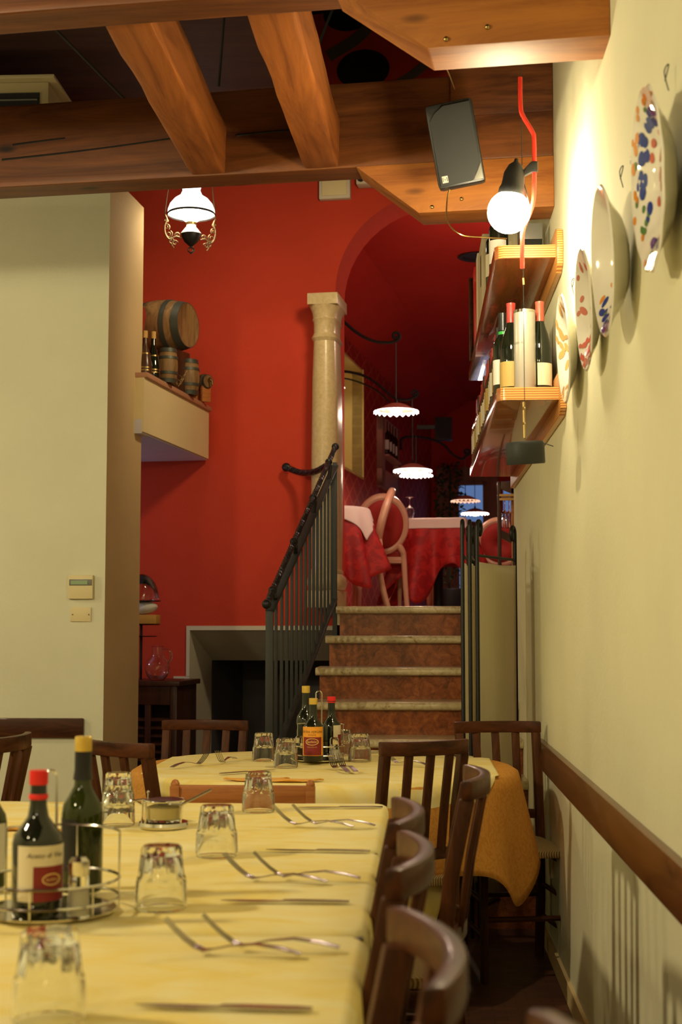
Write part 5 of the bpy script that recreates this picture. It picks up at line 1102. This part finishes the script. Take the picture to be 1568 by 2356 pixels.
# tables and chairs of the upper room
def up_table(labels, cx, cy, Rt, ext_r, ext_w, tr_, seed, grp):
    z = LZ+0.75; o = thing('dining_table', labels[0], 'table', (cx, cy, LZ), group=grp)
    MB().lathe([(0, 0.70), (tr_, 0.70), (tr_, 0.74), (0, 0.74)], 32).build('tabletop', 'cab', o)
    MB().lathe([(0.22, 0), (0.20, 0.03), (0.04, 0.06), (0.035, 0.70)], 20).build('pedestal', 'black', o)
    cloth('tablecloth', labels[1], 'tablecloth', cx, cy, z, Rt, lambda a: Rt(a)+ext_r(a), 0, 'redcloth', nf=7, flare=0.28, fold=0.10, seed=seed, group='red tablecloths in the upper room')
    cloth('table_topper', labels[2], 'tablecloth', cx, cy, z+0.006, lambda a: Rt(a)+0.006, ext_w, 0, 'whitecloth', nf=7, flare=0.28, fold=0.06, seed=seed, group='white overlays in the upper room')
ta = P(850, 1172, 10.55)
up_table(('round table behind the stone column in the upper room', 'red cloth of the table behind the stone column', 'white overlay with a hanging corner on the table behind the stone column'),
         ta.x-0.30, 10.50, lambda a: 0.295, lambda a: 0.44+0.16*max(0, math.cos(2*(a+0.9)))**3, rect(0.40, 0.40, rot=math.radians(10)), 0.26, 71, 'tables in the upper room')
fl_, fr2 = P(918, 1193, 11.4), P(1070, 1193, 11.4); hw_ = (fr2.x-fl_.x)/2
RTb = rect(hw_, 0.36, rot=-A8, rc=0.04)
up_table(('square table in the middle of the upper room', 'red damask cloth with long hanging corner in the middle of the upper room', 'white overlay on the middle table of the upper room'),
         (fl_.x+fr2.x)/2+0.05, 11.4+0.36, RTb, lambda a: 0.36+0.34*max(0, math.cos(2*(a+PI/4+A8))**2)**4 + 0.33*math.exp(-((a % (2*PI)-4.42)/0.24)**2), lambda a: RTb(a)+0.10, 0.33, 72, 'tables in the upper room')
wg = thing('wine_glass', 'upturned wine glass standing on the white overlay of the middle upper table', 'glass', (P(942, 1192, 11.5).x, 11.55, LZ+0.759))
mb = MB(); mb.lathe([(0.030, 0), (0.036, 0.04), (0.038, 0.065), (0.030, 0.09), (0.010, 0.102), (0.004, 0.11), (0.0035, 0.165), (0.006, 0.172), (0.033, 0.176), (0.033, 0.178), (0, 0.178)], 28, cap=False)
mb.lathe([(0.030, 0), (0.0285, 0.002), (0.034, 0.04), (0.036, 0.065), (0.028, 0.088), (0.008, 0.098), (0, 0.1)], 28, cap=False); mb.build('bowl_and_stem', 'glass', wg)
tag(MB().lathe([(0, 0), (0.03, 0), (0.034, 0.012), (0, 0.012)], 24).build('ashtray', 'glass', loc=(P(1010, 1192, 11.6).x, 11.6, LZ+0.759)), 'small glass ashtray on the middle upper table', 'ashtray')
def oval_chair(label='x'):
    o = thing('oval_back_chair', label, 'chair', group='pink oval back chairs in the upper room')
    def yb(z): return -0.20 - 0.16*((z-0.48)/0.55)**1.6 if z > 0.48 else -0.20
    a_, b__ = 0.190, 0.215; zc = 0.71
    ring = [(a_*math.cos(t), yb(max(0.49, zc+b__*math.sin(t))), zc+b__*math.sin(t)) for t in [2*PI*i/48 for i in range(48)]]
    MB().tube(ring, 0.031, 10, closed=True).build('back_frame', 'pink', o)
    vs = [((a_-0.01)*math.cos(t)*q, yb(max(0.49, zc+(b__-0.01)*math.sin(t)*q))+0.012*(1-q), zc+(b__-0.01)*math.sin(t)*q) for q in (1, 0.6, 0.01) for t in [2*PI*i/32 for i in range(32)]]
    pad = MB().add(vs, [(j*32+i, j*32+(i+1) % 32, (j+1)*32+(i+1) % 32, (j+1)*32+i) for j in range(2) for i in range(32)]).build('back_pad', 'velvet', o)
    sm = pad.modifiers.new('thick', 'SOLIDIFY'); sm.thickness = 0.025
    for s in (-1, 1):
        MB().tube(bez([(s*0.125, yb(0.56), 0.56), (s*0.165, -0.215, 0.50), (s*0.18, -0.20, 0.44), (s*0.19, -0.235, 0.2), (s*0.20, -0.29, 0.0)], 16), 0.028, 10, r2=0.020).build('rear_leg', 'pink', o)
        MB().lathe([(0.012, 0), (0.015, 0.03), (0.022, 0.33), (0.028, 0.345), (0.018, 0.355), (0.028, 0.37), (0.028, 0.43)], 14, T(s*0.19, 0.19, 0), flute=lambda t, z: 1+0.06*math.cos(8*t)).build('front_leg', 'pink', o, smooth=20)
    MB().prism([(-0.22, 0.22), (0.22, 0.22), (0.19, -0.21), (-0.19, -0.21)], 2, 0.40, 0.45).prism([(-0.225, 0.225), (0.225, 0.225), (0.195, -0.215), (-0.195, -0.215)], 2, 0.418, 0.430).build('seat_frame', 'pink', o, bevel=0.004)
    MB().prism([(-0.20, 0.20), (0.20, 0.20), (0.175, -0.18), (-0.175, -0.18)], 2, 0.45, 0.49).build('seat_cushion', 'velvet', o, bevel=0.016)
    return o
oc = oval_chair('pink oval back chair seen from behind, before the middle upper table')
cA = P(885, 1200, 11.75); oc.location = (cA.x-0.035, 11.35, LZ); oc.rotation_euler.z = 0.12; oc.scale = (0.95, 0.95, 0.965)
dup(oc, (P(868, 1200, 10.7).x-0.19, 10.66, LZ), PI/2+0.03, 'pink oval back chair seen in profile beside the column table', scale=(0.95, 0.95, 0.97))
dup(oc, (0.775, 12.6, LZ), -0.2, 'pink oval back chair half hidden behind the folding screen', scale=(0.95, 0.95, 0.87))
dup(oc, (P(945, 1250, 12.9).x, 12.75, LZ), PI-0.1, 'pink oval back chair on the far side of the middle upper table', scale=(0.9, 0.9, 0.9))
# plant by the far door
pt = thing('potted_plant', 'dark leafy climbing plant beside the far glazed door', 'plant', (P(1032, 1200, 15.8).x, 15.8, LZ))
MB().lathe([(0.14, 0), (0.18, 0.3), (0.17, 0.32), (0, 0.3)], 20).build('pot', 'black', pt)
mb = MB(); lr = random.Random(3)
for i in range(420):
    t = lr.random(); z = 0.35 + 1.35*t; rad = 0.26*(1-0.55*t)*lr.random()**0.5; a = lr.uniform(0, 6.3); s_ = lr.uniform(0.03, 0.055)
    m_ = T(rad*math.cos(a), rad*math.sin(a), z) @ Euler((lr.uniform(-1, 1), lr.uniform(-1, 1), a)).to_matrix().to_4x4()
    mb.add([(0, 0, 0), (s_*0.5, s_*0.45, 0.006), (s_*1.4, 0, -0.012), (s_*0.5, -s_*0.45, 0.006)], [(0, 1, 2), (0, 2, 3)], m_)
mb.build('foliage', 'leaf', pt); MB().tube([(0, 0, 0.3), (0.02, 0.02, 1.6)], 0.012, 6).build('stem', 'leaf', pt)
# glass rack past the end of the right wall
gx0, gx1 = P(1148, 1200, 8.6).x, P(1184, 1200, 8.6).x
gk = thing('glass_rack', 'dark wooden rack with pale shelf for hanging glasses past the end of the right wall', 'rack', (gx0, 8.6, LZ))
zt3, zsf = P(1150, 1108, 8.6).z-LZ, P(1150, 1143, 8.6).z-LZ; wx = gx1-gx0+0.05
MB().box((-0.010, 0, 0), (0.012, 0.03, zt3)).build('post', 'cab', gk, bevel=0.002); MB().box((0.072, 0, 0), (0.094, 0.03, zt3)).build('post', 'orange_wood', gk, bevel=0.002)
MB().prism([(0.0, zt3), (wx, zt3), (wx, zt3-0.10), (0.012, zt3-0.045)], 1, 0.0, 0.02).build('top_rail', 'cab', gk, bevel=0.002)
MB().prism([(0.0, 0.42), (wx-0.03, 0.36), (wx-0.03, 0.41), (0.0, 0.47)], 1, 0.005, 0.02).build('cross_rail', 'cab', gk)
MB().box((0, -0.03, zsf), (wx, 0.16, zsf+0.014)).box((0, -0.03, zsf-0.024), (wx, -0.01, zsf-0.010)).build('shelf', 'ochre', gk, bevel=0.002)
for i, (dx, dy) in enumerate(((0.035, 0.03), (0.062, 0.06))):
    hg = dup(wg, (gx0+dx, 8.6+dy, LZ+zsf-0.185), 0, ('left' if i == 0 else 'right')+' stemmed glass hanging upside down from the pale rack shelf', scale=(0.7, 0.7, 1.0)); hg['group'] = 'glasses hanging from the rack'

# ------------------------------------------------------------------ pieces of parts go one level deeper
SUB = {'label_writing': 'label', 'label_oval': 'label', 'label_panel': 'label', 'badge_mark': 'badge', 'screen': 'display_bezel', 'lens': 'housing', 'nail_head': 'timber',
       'shade_ring': 'glass_shade', 'finial_ring': 'oil_font', 'frilled_edge': 'shade', 'lid_knob': 'lid', 'lettering': 'tube_body', 'cap_band': 'cap', 'neck_ring': 'glass_body',
       'wire_end': 'counterweight', 'louvre': 'grille', 'crack': 'timber', 'ball_end': 'twisted_handrail', 'handrail_clamp': 'twisted_handrail', 'brand_mark': 'case', 'burner': 'burner_collar'}
for o in list(bpy.data.objects):
    stem_ = o.name.split('.')[0]
    if o.parent and o.parent.type == 'EMPTY' and stem_ in SUB:
        for q in bpy.data.objects:
            if q.parent == o.parent and q.name.split('.')[0] == SUB[stem_]: o.parent = q; break
